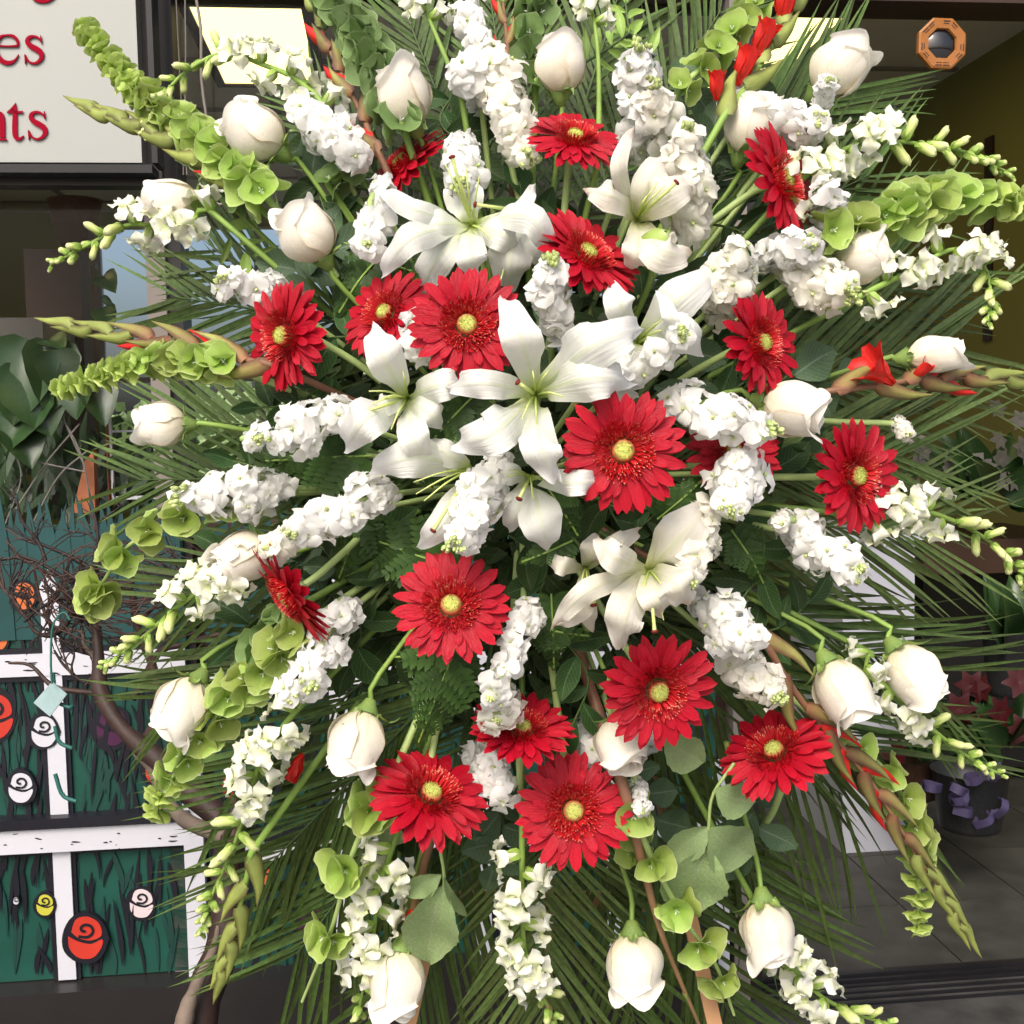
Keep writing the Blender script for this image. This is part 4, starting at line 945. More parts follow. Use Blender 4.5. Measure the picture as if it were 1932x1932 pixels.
# orange wooden stake
mb = MB(); a = [onwall(x, y, -.15) for x, y in ((176, 850), (180, 968), (136, 968), (160, 870))]
p = [W(*q, -.15) for q in a]; p2 = [W(*q, -.18) for q in a]
mb.poly(p[::-1]); mb.poly(p2)
for i in range(4): mb.poly([p[i], p[(i+1) % 4], p2[(i+1) % 4], p2[i]])
tag(build(mb, 'wood_stake', M['terra'], None, False), 'orange pointed wooden stake standing in the left window', 'stake')
slab('wall_strip', 196, 750, 206, 945, .2, .02, 'terra', 'thin orange wooden strip standing right of the pointed stake', 'strip')
t = thing('glass_tank', 'glass box with white edges in the window behind the left rose', 'glass box', at3(206, 940, .2))
for (x0, y0, x1, y1) in ((207, 745, 211, 940), (211, 937, 300, 941), (211, 812, 262, 815)): slab('edge', x0, y0, x1, y1, .2, .008, 'pwhite', None, None, t)
for x0, y0, x1, y1 in ((262, 760, 272, 1000),): slab('edge', x0, y0, x1, y1, .6, .01, 'pwhite', None, None, t)
# plants inside the window
def potplant(label, c, lv, m='bgleaf', vines=()):
    t = thing('potted_plant', label, 'plant', at3(c[0], c[1], .1))
    for (x0, y0, x1, y1, asp) in lv:
        a = at3(x0, y0, .12+r.uniform(-.03, .03)); b = at3(x1, y1, .10); L = (b-a).length
        part('leaf', LFB[int(x0) % 3], t, frame(a, y=b-a, hint=(WN+Vector((0, 0, .5))+WX*r.uniform(-.5, .5)).normalized()) @ SC(L*asp, L, L))
    for v in vines:
        mb = MB(); tube(mb, catmull([at3(x, y, .13) for x, y in v], 14), .0018, 5); build(mb, 'stem', M['ply'], t)
LFB = []
for s in range(3):
    q = MB(); rr = random.Random(s)
    ribbon(q, [Vector((0, v, .06*sin(v*3)-.1*v*v)) for v in [i/12 for i in range(13)]], [(0, .45), (.08, .8), (.25, 1), (.5, .88), (.75, .55), (.92, .22), (1, .02)], Vector((0, 0, 1)), .46, 9, cup=.2, ruffle=.05, rf=1.2, seed=s, ridge=.12); LFB.append(q.mesh('leaf', [M['bgleaf']]))
potplant('large heart leaved plant behind the glass at the left edge', (20, 900), [(60, 640, 20, 800, .9), (70, 720, 5, 850, .9), (95, 640, 95, 780, .8), (100, 660, 125, 750, 1.0), (45, 680, 95, 820, 1.0), (90, 640, 120, 655, 1.0), (150, 690, 140, 790, .9), (170, 700, 200, 800, .8), (30, 780, 60, 880, .9)],
         vines=[((55, 640), (90, 700), (120, 790), (160, 880)), ((150, 800), (90, 870), (30, 960)), ((60, 870), (110, 880), (160, 890)), ((20, 840), (40, 900), (10, 990)), ((100, 760), (150, 850), (170, 940)), ((165, 850), (110, 900), (60, 990))])
potplant('plant with pointed leaves silhouetted against the rear window', (190, 540), [(192, 520, 216, 548, .8), (192, 560, 214, 578, .7), (190, 520, 175, 500, .8), (192, 580, 210, 622, .8)])
for k, (xx, yy) in enumerate(((250, 920), (300, 900), (420, 900), (520, 880))):
    pass
mb = MB()
for k in range(260):
    x = r.uniform(-40, 320); y = r.uniform(840, 985); a = at3(x, y+20, .2+r.random()*.3); d = Vector((r.uniform(-.4, .4), r.uniform(-.2, .2), r.uniform(.3, 1))).normalized()*r.uniform(.05, .14)
    ribbon(mb, [a, a+d*.5, a+d+Vector((r.uniform(-.03, .03), 0, -.01))], [(0, .4), (.5, 1), (1, .1)], WN, .008, 3)
tag(build(mb, 'undergrowth', M['bgleaf']), 'tangle of dark small leaves along the bottom of the window', 'foliage', kind='stuff')
# wires down the window frame
t = thing('hanging_wire', 'thin grey wires hanging down the upper left window post', 'wire', at3(370, 0, -.03))
for v in (((369, -10), (379, 60), (380, 150), (392, 250), (392, 350), (410, 385), (432, 378)), ((349, -5), (350, 100), (349, 200), (352, 330)), ((332, -5), (336, 80), (344, 240), (346, 330))):
    mb = MB(); tube(mb, catmull([at3(x, y, -.03) for x, y in v], 22), .0028 if v[0][0] == 369 else .0014, 5); build(mb, 'wire', M['wire'], t)
# ---------------- inside the doorway, right
def octa(x, y, rad, f):
    c = at3(x, y, f); t = thing('octagonal_mirror', 'small octagonal orange wood mirror hanging at the upper right', 'mirror', c)
    B = Matrix.Translation(c) @ frame(Vector((0, 0, 0)), z=WN) @ RZ(pi/8)
    s = rad/FD*(c-CAM).dot(FW)
    q = MB(); rows = []
    for rr, z in ((1.0, -.12), (1.0, .08), (.93, .12), (.60, .10), (.56, .02)): rows.append([(Vector((rr*cos(a*pi/4), rr*sin(a*pi/4), z)), a/8, .5) for a in range(8)])
    q.grid(rows, closed=True); part('frame', q.mesh('frame', [M['gold']], False), t, B @ SC(s))
    # engraved bars round the rim, three to a side
    mats_ = q = MB()
    for ring, (ra, rb) in enumerate(((.86, .90), (.76, .80), (.66, .70))):
        for a in range(8):
            for h in range(2):
                if (a*5+ring*3+h) % 3 == 0: continue
                a0 = (a+.10+h*.45)*pi/4; a1 = a0+.30
                def pt(rr, an):
                    kk = cos(pi/8)/cos(((an) % (pi/4))-pi/8); return Vector((rr*kk*cos(an), rr*kk*sin(an), .122-.02*ring))
                mats_.box((0, 0, 0), (1, 1, 1), None, lambda X, Y, Z: pt(ra+(rb-ra)*X, a0+(a1-a0)*Y)+Vector((0, 0, .012*Z)))
    part('engraving', mats_.mesh('engraving', [M['brown']], False), t, B @ SC(s))
    q = MB(); rows = []
    for i in range(6):
        v = i/5; rr = .01+.55*v; rows.append([(Vector((rr*cos(a*.2618), rr*sin(a*.2618), .10-.13*v*v)), a/24, v) for a in range(24)])
    q.grid(rows, closed=True); part('mirror_glass', q.mesh('mirror_glass', [M['mirror']]), t, B @ SC(s))
octa(1776, 83, 50, .02)
t = thing('pedestal', 'white laminate display pedestal standing inside the doorway', 'pedestal', at3(1650, 1480, .75))
u0, z1 = onwall(1590, 1022, -.75); u1, _ = onwall(1726, 1022, -.75); zf = onwall(1700, 1490, -.75)[1]
mb = MB(); wbox(mb, u0, u1, zT, z1, -1.15, -.75); build(mb, 'column', M['lav'], t, False)
mb = MB(); wbox(mb, u0-.02, u1+.015, z1, z1+.02, -1.17, -.73); build(mb, 'top', M['lav'], t, False)
slab('shelf_unit', 1742, 1022, 2060, 1075, 1.0, .5, 'brown', 'dark red brown shelf board at the right inside the shop', 'shelf')
slab('dark_cabinet', 1742, 1078, 2060, 1440, 1.25, .4, 'black', 'black cabinet under the brown shelf at the right', 'cabinet')
slab('curtain_panel', 1872, 255, 2060, 640, 1.6, .05, 'brown', 'dark brown hanging panel with pale leaf shapes at the right edge', 'hanging')
for k in range(26):
    pass
mb = MB()
for k in range(46):
    x = r.uniform(1880, 1960); y = r.uniform(270, 620); a = at3(x, y, 1.58); d = Vector((r.uniform(-1, 1), 0, r.uniform(-1, 1))).normalized()*.05
    ribbon(mb, [a, a+d*.5, a+d], [(0, .2), (.5, 1), (1, .1)], WN, .014, 3)
tag(build(mb, 'pale_leaf', M['ply'], bpy.data.objects['curtain_panel']), kind='stuff')
def bucket(x, y, f, rad, hh, label, m='galv'):
    c = at3(x, y, f); q = MB(); revolve(q, [(.01, .002), (.78, 0), (.82, .1), (1.0, 1.0), (1.05, 1.02), (.97, 1.0), (.80, .15), (.01, .1)], 20)
    o = part('flower_bucket', q.mesh('bucket', [M[m]]), None, Matrix.Translation(c) @ RX(pi/2) @ SC(rad, hh, rad)); tag(o, label, 'bucket'); return c
bucket(1912, 1310, .7, .08, .17, 'galvanised metal bucket with green stems at the right edge')
bucket(1830, 1560, .45, .09, .14, 'low grey bucket on the floor under the purple ribbon')
bucket(1720, 1500, .6, .08, .10, 'brown pot on the floor behind the lower right gladiolus', 'brown')
def inplant(label, x, y, f, n, L, m, flower=None, nf=0, cat='plant', spread=1.0):
    c = at3(x, y, f); t = thing('plant', label, cat, c); rr = random.Random(int(x))
    for k in range(n):
        d = (WX*rr.uniform(-spread, spread)+WN*rr.uniform(-.3, .6)+Vector((0, 0, rr.uniform(.3, 1)))).normalized()
        part('leaf', rr.choice(LFB), t, frame(c+d*L*.3, y=d, hint=(WN+Vector((0, 0, .3))).normalized()) @ SC(L*.55, L, L))
    for k in range(nf):
        p = c+WX*rr.uniform(-spread, spread)*L+Vector((0, 0, rr.uniform(.3, 1.5)*L))+WN*.05
        q = MB()
        for j in range(6):
            a = j*1.047; d = Vector((cos(a), sin(a), 0)); ribbon(q, [Vector((0, 0, 0)), d*.5+Vector((0, 0, .1)), d], [(0, .3), (.5, 1), (1, .1)], Vector((0, 0, 1)), .3, 3)
        part('flower', q.mesh('flower', [M[flower]]), t, frame(p, z=(WN+WX*rr.uniform(-.6, .6)+Vector((0, 0, rr.uniform(-.2, .6)))).normalized()) @ SC(L*(.28 if flower == 'bgred' else .16)))
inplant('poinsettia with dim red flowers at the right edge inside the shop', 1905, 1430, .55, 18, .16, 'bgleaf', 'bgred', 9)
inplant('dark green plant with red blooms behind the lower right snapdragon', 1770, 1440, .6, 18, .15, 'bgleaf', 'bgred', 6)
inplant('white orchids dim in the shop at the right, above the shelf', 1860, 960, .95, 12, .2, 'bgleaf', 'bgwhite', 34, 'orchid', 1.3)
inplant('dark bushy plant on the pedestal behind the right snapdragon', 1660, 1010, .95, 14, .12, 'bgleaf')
inplant('green stems standing in the galvanised bucket', 1905, 1230, .7, 10, .16, 'bgleaf', None, 0, 'plant', .4)
t = thing('ribbon_bow', 'purple striped ribbon bow on the low bucket at the lower right', 'ribbon', at3(1830, 1500, .38))
for k in range(9):
    a = r.uniform(0, 6.28); c = at3(1830+r.uniform(-55, 60), 1510+r.uniform(-50, 50), .36); mb = MB()
    d = WX*cos(a)+Vector((0, 0, sin(a))); e = WN
    ribbon(mb, catmull([c, c+d*.03+e*.02, c+d*.05, c+d*.03-e*.02, c], 12), [(0, 1), (1, 1)], e, .010, 3); build(mb, 'loop', M['purp'], t)
# ---------------- curly twig tree, nest, tag (between flowers and shopfront)
def TP(x, y, d=1.75): return P(x, y, d)
t = thing('twig_tree', 'bare curly brown branch with dark twigs rising at the left', 'branch', TP(372, 1950, 1.55))
def limb(pl, w0, w1, m, d0=1.75, d1=None, name='branch'):
    d1 = d1 or d0; n = len(pl); mb = MB()
    q = catmull([TP(x, y, d0+(d1-d0)*i/(n-1)) for i, (x, y) in enumerate(pl)], 26)
    q = [p+Vector((noise.noise(p*9)*.012, noise.noise(p*9+Vector((5, 0, 0)))*.012, noise.noise(p*9+Vector((0, 7, 0)))*.012)) for p in q]
    tube(mb, q, lambda v: px((w0+(w1-w0)*v)*1.3, d0)*(1+.3*noise.noise(Vector((v*9, w0, 0)))), 9); build(mb, name, M[m], t); return q
limb([(365, 1990), (385, 1880), (425, 1780), (432, 1640), (425, 1570), (388, 1510), (330, 1460), (268, 1420), (228, 1372), (190, 1310), (182, 1250), (178, 1180)], 30, 9, 'twig', 1.5, 1.75)
limb([(340, 1960), (360, 1890), (392, 1800), (405, 1740)], 15, 3, 'twigg', 1.47, 1.5)
limb([(430, 1640), (440, 1580), (448, 1540), (452, 1500)], 20, 12, 'twig', 1.5)
limb([(268, 1420), (300, 1480), (350, 1540), (425, 1580)], 10, 10, 'twigg', 1.72, 1.52)
limb([(268, 1410), (300, 1340), (285, 1260), (262, 1180), (250, 1110)], 9, 5, 'twig')
limb([(190, 1310), (150, 1300), (100, 1285), (60, 1250), (20, 1250)], 5, 2, 'twig')
limb([(178, 1180), (150, 1140), (120, 1180), (90, 1195), (60, 1180), (52, 1130), (20, 1120)], 5, 1.5, 'twig')
limb([(180, 1250), (155, 1215), (150, 1190), (110, 1180)], 4, 2, 'twigg')
limb([(250, 1110), (180, 1080), (100, 1040), (10, 1000)], 5, 1.5, 'twigd')
limb([(230, 1130), (150, 1110), (80, 1070), (30, 1050), (10, 1020)], 4, 1.2, 'twigd')
limb([(245, 1320), (300, 1230), (350, 1210), (420, 1195), (450, 1190)], 6, 3, 'twig')
rr = random.Random(11)
def twigs(x, y, a, L, w_, depth):
    pts = [(x, y)]; aa = a
    for k in range(4):
        aa += rr.uniform(-.5, .5); x += cos(aa)*L/4; y += sin(aa)*L/4; pts.append((x, y))
    limb(pts, w_, w_*.5, 'twigd' if rr.random() < .75 else 'twig', 1.75+rr.uniform(-.06, .05), None, 'twig')
    if depth:
        for k in range(3): q = pts[1+rr.randrange(3)]; twigs(q[0], q[1], aa+rr.uniform(-1.2, 1.2), L*.62, w_*.62, depth-1)
for a in ((180, 1240, 3.6), (180, 1180, 4.0), (178, 1200, 4.6), (190, 1300, 3.3), (110, 1190, 3.9), (120, 1090, 3.7), (180, 1080, 4.4), (250, 1110, 4.9), (262, 1180, 5.2), (90, 1060, 4.1), (150, 1130, 3.1), (60, 1180, 3.5)): twigs(a[0], a[1], a[2], 120, 3.2, 2)
mb = MB(); c = TP(232, 1110, 1.72)
for k in range(120):
    a = rr.uniform(0, 6.28); q = rr.gauss(.9, .3); tt = D3(-sin(a)*1.0, cos(a)*.42, rr.uniform(-.3, .3)).normalized(); p = c+D3(cos(a)*.085*q, sin(a)*.04*q+rr.uniform(-.03, .03), rr.uniform(-.05, .05)); L = rr.uniform(.03, .075)
    tube(mb, [p-tt*L+D3(rr.uniform(-.01, .01), rr.uniform(-.01, .01), 0), p, p+tt*L+D3(cos(a), sin(a), 0)*-.012], .0011, 4, cap=False)
tag(build(mb, 'twig_nest', M['twig']), 'round nest of fine dark twigs caught in the curly branch at the left', 'nest')
t = thing('price_tag', 'small pale blue tag hanging on a green cord from the twigs at the left', 'tag', TP(95, 1310, 1.62))
mb = MB(); q = [(63, 1326), (98, 1286), (126, 1310), (94, 1352)]; a = [TP(*p, 1.62) for p in q]; b2 = [p+FW*.003 for p in a]
mb.poly(a[::-1]); mb.poly(b2)
for i in range(4): mb.poly([a[i], a[(i+1) % 4], b2[(i+1) % 4], b2[i]])
build(mb, 'card', M['card'], t, False)
mb = MB(); tube(mb, catmull([TP(x, y, 1.61) for x, y in ((98, 1290), (96, 1240), (100, 1180), (120, 1155), (132, 1170))], 12), .0016, 5); tube(mb, catmull([TP(x, y, 1.63) for x, y in ((100, 1270), (106, 1320), (132, 1335), (136, 1330))], 12), .0030, 5)
tube(mb, catmull([TP(x, y, 1.63) for x, y in ((104, 1370), (112, 1400), (136, 1412))], 8), .003, 5); tube(mb, catmull([TP(x, y, 1.63) for x, y in ((104, 1460), (118, 1500), (144, 1512))], 8), .003, 5); build(mb, 'cord', M['cord'], t)
# ---------------- wooden easel behind the spray
t = thing('easel', 'tan wooden easel holding the spray, legs showing between the lower palms', 'easel', P(1000, 1400, 1.3))
def plank(x0, y0, x1, y1, wd, d0, d1):
    a = P(x0, y0, d0); b_ = P(x1, y1, d1); T = (b_-a).normalized(); s = T.cross(-FW).normalized()*px(wd, d0)*.5; n_ = s.cross(T).normalized()*.006; mb = MB()
    mb.box((0, 0, 0), (1, 1, 1), None, lambda X, Y, Z: a+(b_-a)*X+s*(2*Y-1)+n_*(2*Z-1)); build(mb, 'leg' if y1 > 1850 else 'crossbar', M['tan'], t, False)
plank(1010, 900, 745, 2050, 24, 1.28, 1.20); plank(1110, 900, 1375, 2050, 26, 1.28, 1.20); plank(1035, 900, 1035, 2050, 16, 1.33, 1.5); plank(760, 1700, 1320, 1700, 34, 1.24, 1.24)
# ------------------------------------------------------------------ the standing spray
# dark greenery that fills the heart of the spray
r = random.Random(77); mb = MB()
for k in range(1500):
    a = r.uniform(0, 6.283); q = math.sqrt(r.random()); x = 985+cos(a)*420*q; y = 880+sin(a)*500*q
    p = P(x, y, 1.10+.07*r.random()); d = D3(r.uniform(-1, 1), r.uniform(-1, 1), r.uniform(-.3, .5)).normalized()*r.uniform(.02, .045)
    ribbon(mb, [p, p+d*.35, p+d*.7, p+d], [(0, .2), (.4, 1), (.7, .7), (1, .05)], D3(r.uniform(-.5, .5), r.uniform(-.5, .5), 1), r.uniform(.006, .012), 3)
tag(build(mb, 'foliage', M['leaf']), 'mass of small dark leaves filling the heart of the spray', 'foliage', kind='stuff')

PF = [  # x0,y0,x1,y1,label, kw
 (860, 700, 400, 470, 'palm frond pointing up left behind the second highest left rose', dict(n=24, L=210, ang=.8)),
 (840, 640, 330, 560, 'palm frond with dark blades crossing the window post left of the left gerbera', dict(n=24, L=200, ang=.6)),
 (820, 830, 330, 790, 'palm frond lying level behind the left white rose', dict(n=28, L=190, ang=.9, off=.16)),
 (800, 900, 260, 905, 'palm frond with level comb of blades above the left stock', dict(n=30, L=210, ang=.45)),
 (800, 980, 330, 1130, 'palm frond running out left under the half hidden left rose', dict(n=28, L=240, ang=.45, off=.12)),
 (820, 1060, 330, 1320, 'palm frond pointing lower left beside the round left rose', dict(n=28, L=240, ang=.4)),
 (850, 1150, 430, 1500, 'palm frond reaching lower left behind the long snapdragon', dict(n=30, L=260, ang=.5)),
 (880, 1250, 500, 1640, 'palm frond sloping over the painted panel at the lower left', dict(n=34, L=330, ang=.42, off=.10)),
 (900, 1350, 560, 1800, 'palm frond with long narrow blades at the bottom left', dict(n=34, L=340, ang=.5, off=.10)),
 (960, 1400, 760, 1900, 'palm frond hanging beside the bottom left rose', dict(n=30, L=300, ang=.6, off=.11)),
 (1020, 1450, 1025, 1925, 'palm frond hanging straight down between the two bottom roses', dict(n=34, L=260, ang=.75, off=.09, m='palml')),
 (1080, 1450, 1210, 1980, 'palm frond behind the bottom centre rose', dict(n=32, L=260, ang=.6, off=.11)),
 (1130, 1400, 1390, 1940, 'palm frond fanning lower right beside the bottom right rose', dict(n=32, L=280, ang=.5, off=.11)),
 (1180, 1300, 1500, 1760, 'palm frond with fine blades over the dark floor', dict(n=24, L=210, ang=.35, off=.12)),
 (1230, 1250, 1590, 1500, 'palm frond drooping behind the lower right gladiolus', dict(n=20, L=290, ang=.75, ang1=.5, off=.12, sides=(1,))),
 (1180, 1130, 1660, 1420, 'palm frond with long straight blades at the lower right', dict(n=28, L=330, ang=.30, off=.10)),
 (1200, 1050, 1730, 1270, 'palm frond crossing in front of the white pedestal', dict(n=26, L=270, ang=.30, off=.10)),
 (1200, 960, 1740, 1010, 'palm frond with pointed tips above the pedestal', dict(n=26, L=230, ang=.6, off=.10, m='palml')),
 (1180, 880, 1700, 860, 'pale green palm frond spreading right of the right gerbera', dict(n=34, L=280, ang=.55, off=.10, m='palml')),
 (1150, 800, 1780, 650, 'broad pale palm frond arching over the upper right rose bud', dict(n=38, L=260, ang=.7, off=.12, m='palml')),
 (1200, 700, 1680, 500, 'palm frond behind the upper right snapdragons', dict(n=28, L=260, ang=.65, off=.13)),
 (1180, 560, 1640, 330, 'palm frond behind the tilted gerbera at the upper right', dict(n=28, L=230, ang=.55, off=.13)),
 (1150, 480, 1560, 170, 'palm frond pointing up right towards the octagonal mirror', dict(n=28, L=240, ang=.45, off=.13)),
 (1100, 420, 1360, 20, 'palm frond rising in front of the right ceiling light', dict(n=28, L=220, ang=.9, off=.14)),
 (1040, 400, 1170, -20, 'palm frond rising straight up behind the upper stock', dict(n=28, L=210, ang=.8, off=.14)),
 (980, 380, 920, -40, 'palm frond rising behind the top rose', dict(n=28, L=210, ang=.8, off=.14)),
 (920, 420, 760, 10, 'dark palm frond rising between the two upper left roses', dict(n=28, L=200, ang=.8, off=.14)),
 (880, 500, 600, 200, 'palm frond behind the upper left stock', dict(n=24, L=170, ang=.7, off=.15)),
]
for k, (a, b_, c, d_, lab, kw) in enumerate(PF):
    kw['L'] = kw['L']*(1.62 if c > 1550 else 1.4 if c > 1400 else 1.22); kw['wd'] = 1.0 if c > 1400 else .92; kw['ang'] = kw['ang']*(.85 if c > 1400 else 1)
    palm(a, b_, c, d_, lab, seed=k, **{**dict(off=.13), **kw})

# fern and leaf sprays between the flowers
FR = [
 (900, 560, 740, 500, 'fern frond tip beside the upper left lily'), (700, 860, 500, 870, 'flat fern frond between two left stock spikes'),
 (850, 870, 740, 890, 'dark fern frond under the left lily'), (905, 735, 800, 850, 'small fern tip lying over the left lily petal'),
 (1020, 900, 1090, 1010, 'fern frond curling beside the lower centre lily petal'), (1080, 1020, 985, 1060, 'short fern frond pointing left above the lower gerbera'),
 (820, 1230, 740, 1240, 'fern frond left of the lower centre gerbera'), (860, 1220, 790, 1400, 'large fern frond hanging under the lower centre gerbera'),
 (1040, 1120, 1045, 1260, 'fern frond hanging right of the lower gerbera'), (1130, 610, 1125, 690, 'fern tip between the two right lilies'),
 (700, 950, 640, 1090, 'fern frond behind the middle left stock'), (1380, 1000, 1440, 1100, 'fern frond behind the right stock'),
 (880, 1080, 660, 1000, 'long fern frond behind the half hidden left rose'), (1000, 1180, 1110, 1200, 'fern frond under the small lily'),
 (720, 480, 640, 590, 'fern frond above the left pair of gerberas'), (1240, 980, 1330, 900, 'fern frond under the biggest gerbera')]
for k, f in enumerate(FR):
    big = math.hypot(f[2]-f[0], f[3]-f[1])
    fern(*f, off=.03 if k in (3, 4, 5, 7) else .06, L=max(38, big*.52), n=8 if big > 90 else 6, seed=k)
LV = [
 ([(640, 200), (600, 330), (620, 420)], 'leaf', 'dark leaf spray under the upper left stock', 100, 6), ([(870, 160), (830, 230), (900, 290)], 'leaf', 'dark leaves between the two upper roses', 100, 7),
 ([(700, 360), (610, 340), (560, 300)], 'leafg', 'grey green leaves beside the third rose stem', 85, 5), ([(600, 560), (560, 500), (640, 470)], 'leafg', 'grey green leaves under the left middle rose', 100, 6),
 ([(720, 420), (760, 470), (700, 520)], 'leaf', 'dark leaves left of the upper left lily', 95, 6), ([(640, 700), (560, 760), (480, 770)], 'leaf', 'leaf spray above the left stock', 85, 7),
 ([(640, 800), (520, 880), (440, 870)], 'leaf', 'leaf spray under the left stock spike', 85, 7), ([(700, 640), (620, 640), (560, 700)], 'leaf', 'dark leaves right of the left gerbera', 90, 6),
 ([(640, 1080), (600, 1030), (560, 1090)], 'leafg', 'round leaves above the leftmost side gerbera', 70, 6), ([(620, 1120), (680, 1180), (660, 1260)], 'leaf', 'dark leaves right of the side gerbera', 90, 6),
 ([(500, 1160), (450, 1200), (470, 1280)], 'leaf', 'dark leaves above the round lower left rose', 95, 6), ([(700, 1000), (760, 1040), (700, 1140)], 'leaf', 'leaf spray left of the lower centre gerbera', 90, 7),
 ([(960, 1010), (1030, 1060), (1010, 1140)], 'leaf', 'dark leaves right of the lower centre gerbera', 85, 7), ([(1060, 1200), (1110, 1280), (1080, 1370)], 'leaf', 'long dark leaves between two lower gerberas', 110, 6),
 ([(1120, 900), (1180, 1000), (1250, 960)], 'leaf', 'dark leaves under the biggest gerbera', 95, 7), ([(1290, 640), (1310, 720), (1280, 760)], 'leafg', 'blue green leaves right of the right lily', 85, 5),
 ([(1300, 560), (1400, 620), (1380, 700)], 'leaf', 'dark leaves behind the right pair of stock', 100, 6), ([(1380, 960), (1440, 1060), (1400, 1130)], 'leaf', 'large rose leaves right of the right stock', 105, 7),
 ([(1460, 940), (1460, 860), (1520, 830)], 'leaf', 'dark leaves between the two right gerberas', 90, 5), ([(1400, 1200), (1480, 1180), (1530, 1130)], 'leaf', 'narrow leaves on the right rose stem', 80, 6),
 ([(1330, 340), (1350, 260), (1290, 220)], 'leafg', 'grey green leaves left of the upper right rose', 90, 6), ([(1250, 170), (1340, 170), (1400, 180)], 'leafg', 'pair of round leaves under the upper red gladiolus', 90, 5),
 ([(1330, 420), (1400, 440), (1430, 500)], 'leaf', 'dark leaves under the tilted right gerbera', 95, 6), ([(1060, 460), (1010, 430), (980, 360)], 'leaf', 'dark leaves between the upper two lilies', 90, 6),
 ([(1180, 600), (1210, 560), (1240, 540)], 'leaf', 'dark leaves behind the lily bud', 80, 5), ([(1000, 560), (1015, 610), (1020, 660)], 'leaf', 'upright dark leaf beside the main lily', 80, 3),
 ([(780, 1400), (740, 1500), (720, 1600)], 'leaf', 'leaves behind the lower left rose', 95, 6), ([(930, 1500), (950, 1570), (930, 1640)], 'leafg', 'grey leaves left of the lowest gerbera', 85, 6),
 ([(1180, 1450), (1230, 1520), (1240, 1600)], 'leafg', 'green leaves right of the lowest gerbera', 80, 7), ([(800, 1560), (760, 1570), (700, 1540)], 'leaf', 'leaves under the lower left gerbera', 90, 5),
 ([(1400, 1480), (1430, 1560), (1410, 1600)], 'leafg', 'rounded leaves left of the lower right side gerbera', 90, 5), ([(1480, 700), (1530, 720), (1600, 700)], 'leafg', 'grey green leaf above the right rose', 95, 3),
 ([(540, 1100), (440, 1040), (400, 1060)], 'leaf', 'narrow leaves under the left stock by the hidden rose', 75, 5), ([(1100, 120), (1150, 90), (1190, 60)], 'stem', 'light green narrow leaves at the top centre', 60, 8),
 ([(1240, 130), (1190, 60), (1180, 0)], 'stem', 'pale leafy tip at the top right of centre', 55, 8), ([(420, 430), (470, 480), (540, 520)], 'stem', 'light green narrow leaves beside the left stock', 70, 8)]
for k, (pl, m, lab, s, n) in enumerate(LV): leaves(pl, lab, off=.065, m=m, s=s, n=n, seed=k)
# the big pale rose leaves at the lower right
def leafset(label, stem, ls, m='leafp', off=.0):
    t = thing('rose_leaf_spray', label, 'rose leaves', PD(*stem[0], off), 'leaf sprays among the flowers')
    mb = MB(); tube(mb, catmull([PD(x, y, off) for x, y in stem], 14), .0016, 6); build(mb, 'stem', M['stemp'], t)
    for l in ls: one_leaf(t, l[0], l[1], l[2], l[3], m, off-.002*(ls.index(l)), l[4] if len(l) > 4 else 1)
leafset('three large pale green rose leaves at the lower right', [(1385, 1440), (1345, 1500), (1337, 1560), (1330, 1640)], [(1335, 1560, 1255, 1640, .9), (1338, 1565, 1430, 1625, 1.25), (1335, 1600, 1296, 1745, 1.15), (1350, 1490, 1432, 1520, 1.2)])
leafset('narrow pale rose leaf right of the white rose under the tilted gerbera', [(1230, 1370), (1260, 1400)], [(1255, 1385, 1340, 1450, .9)])
leafset('two long rose leaves above the bottom left rose', [(830, 1600), (838, 1660), (830, 1720)], [(832, 1650, 762, 1702, .7), (834, 1672, 806, 1842, .78), (838, 1655, 885, 1745, .25)])
leafset('pale leaf right of the lower left rose', [(700, 1540), (720, 1570)], [(760, 1590, 690, 1540, .8)], 'leafp', .03)

# ---------------- lilies
lily(1010, 745, [(950, 562, 46, .030, .035, 8, .6), (1215, 620, 56, .035, .02, -22, 1), (1192, 722, 50, .03, .015, -18, .7), (1052, 905, 44, .035, -.005, 16, 1), (858, 838, 50, .035, .02, -20, .9), (842, 732, 34, .03, .015, 14, 1.2)],
     'largest white lily, wide open at the centre of the spray', -.02, pist=(978, 722), stam=((1005, 700), (1035, 700), (1062, 748), (985, 790), (1012, 800)))
lily(768, 752, [(703, 612, 42, .03, .02, -6, .4), (884, 728, 38, .025, .02, -12, .6), (652, 848, 48, .035, .03, 20, .5), (806, 872, 36, .03, .02, 10, .4), (700, 770, 26, .01, .03, 0, .4), (840, 800, 34, .01, .03, 0, .5)],
     'white lily left of the main lily, its stamens reaching left', -.005, pist=(692, 775), stam=((696, 738), (700, 762), (738, 810), (760, 700), (720, 752)))
lily(890, 425, [(722, 520, 34, .04, .0, 34, .6), (712, 352, 26, .02, .03, -14, .7), (1038, 500, 34, .045, .02, -62, .5), (905, 520, 36, .04, .015, 10, .5), (862, 320, 46, -.01, .03, 0, .4), (1010, 345, 22, .01, .03, 26, 1), (790, 560, 38, .0, .05, 14, .7), (985, 470, 40, .01, .05, -10, .4), (770, 440, 34, .01, .04, 10, .5)],
     'white lily at the upper left with long petals drooping to both sides', .0, pist=(853, 298), stam=((878, 312), (840, 310), (905, 330), (870, 345), (925, 450)), throat=.02)
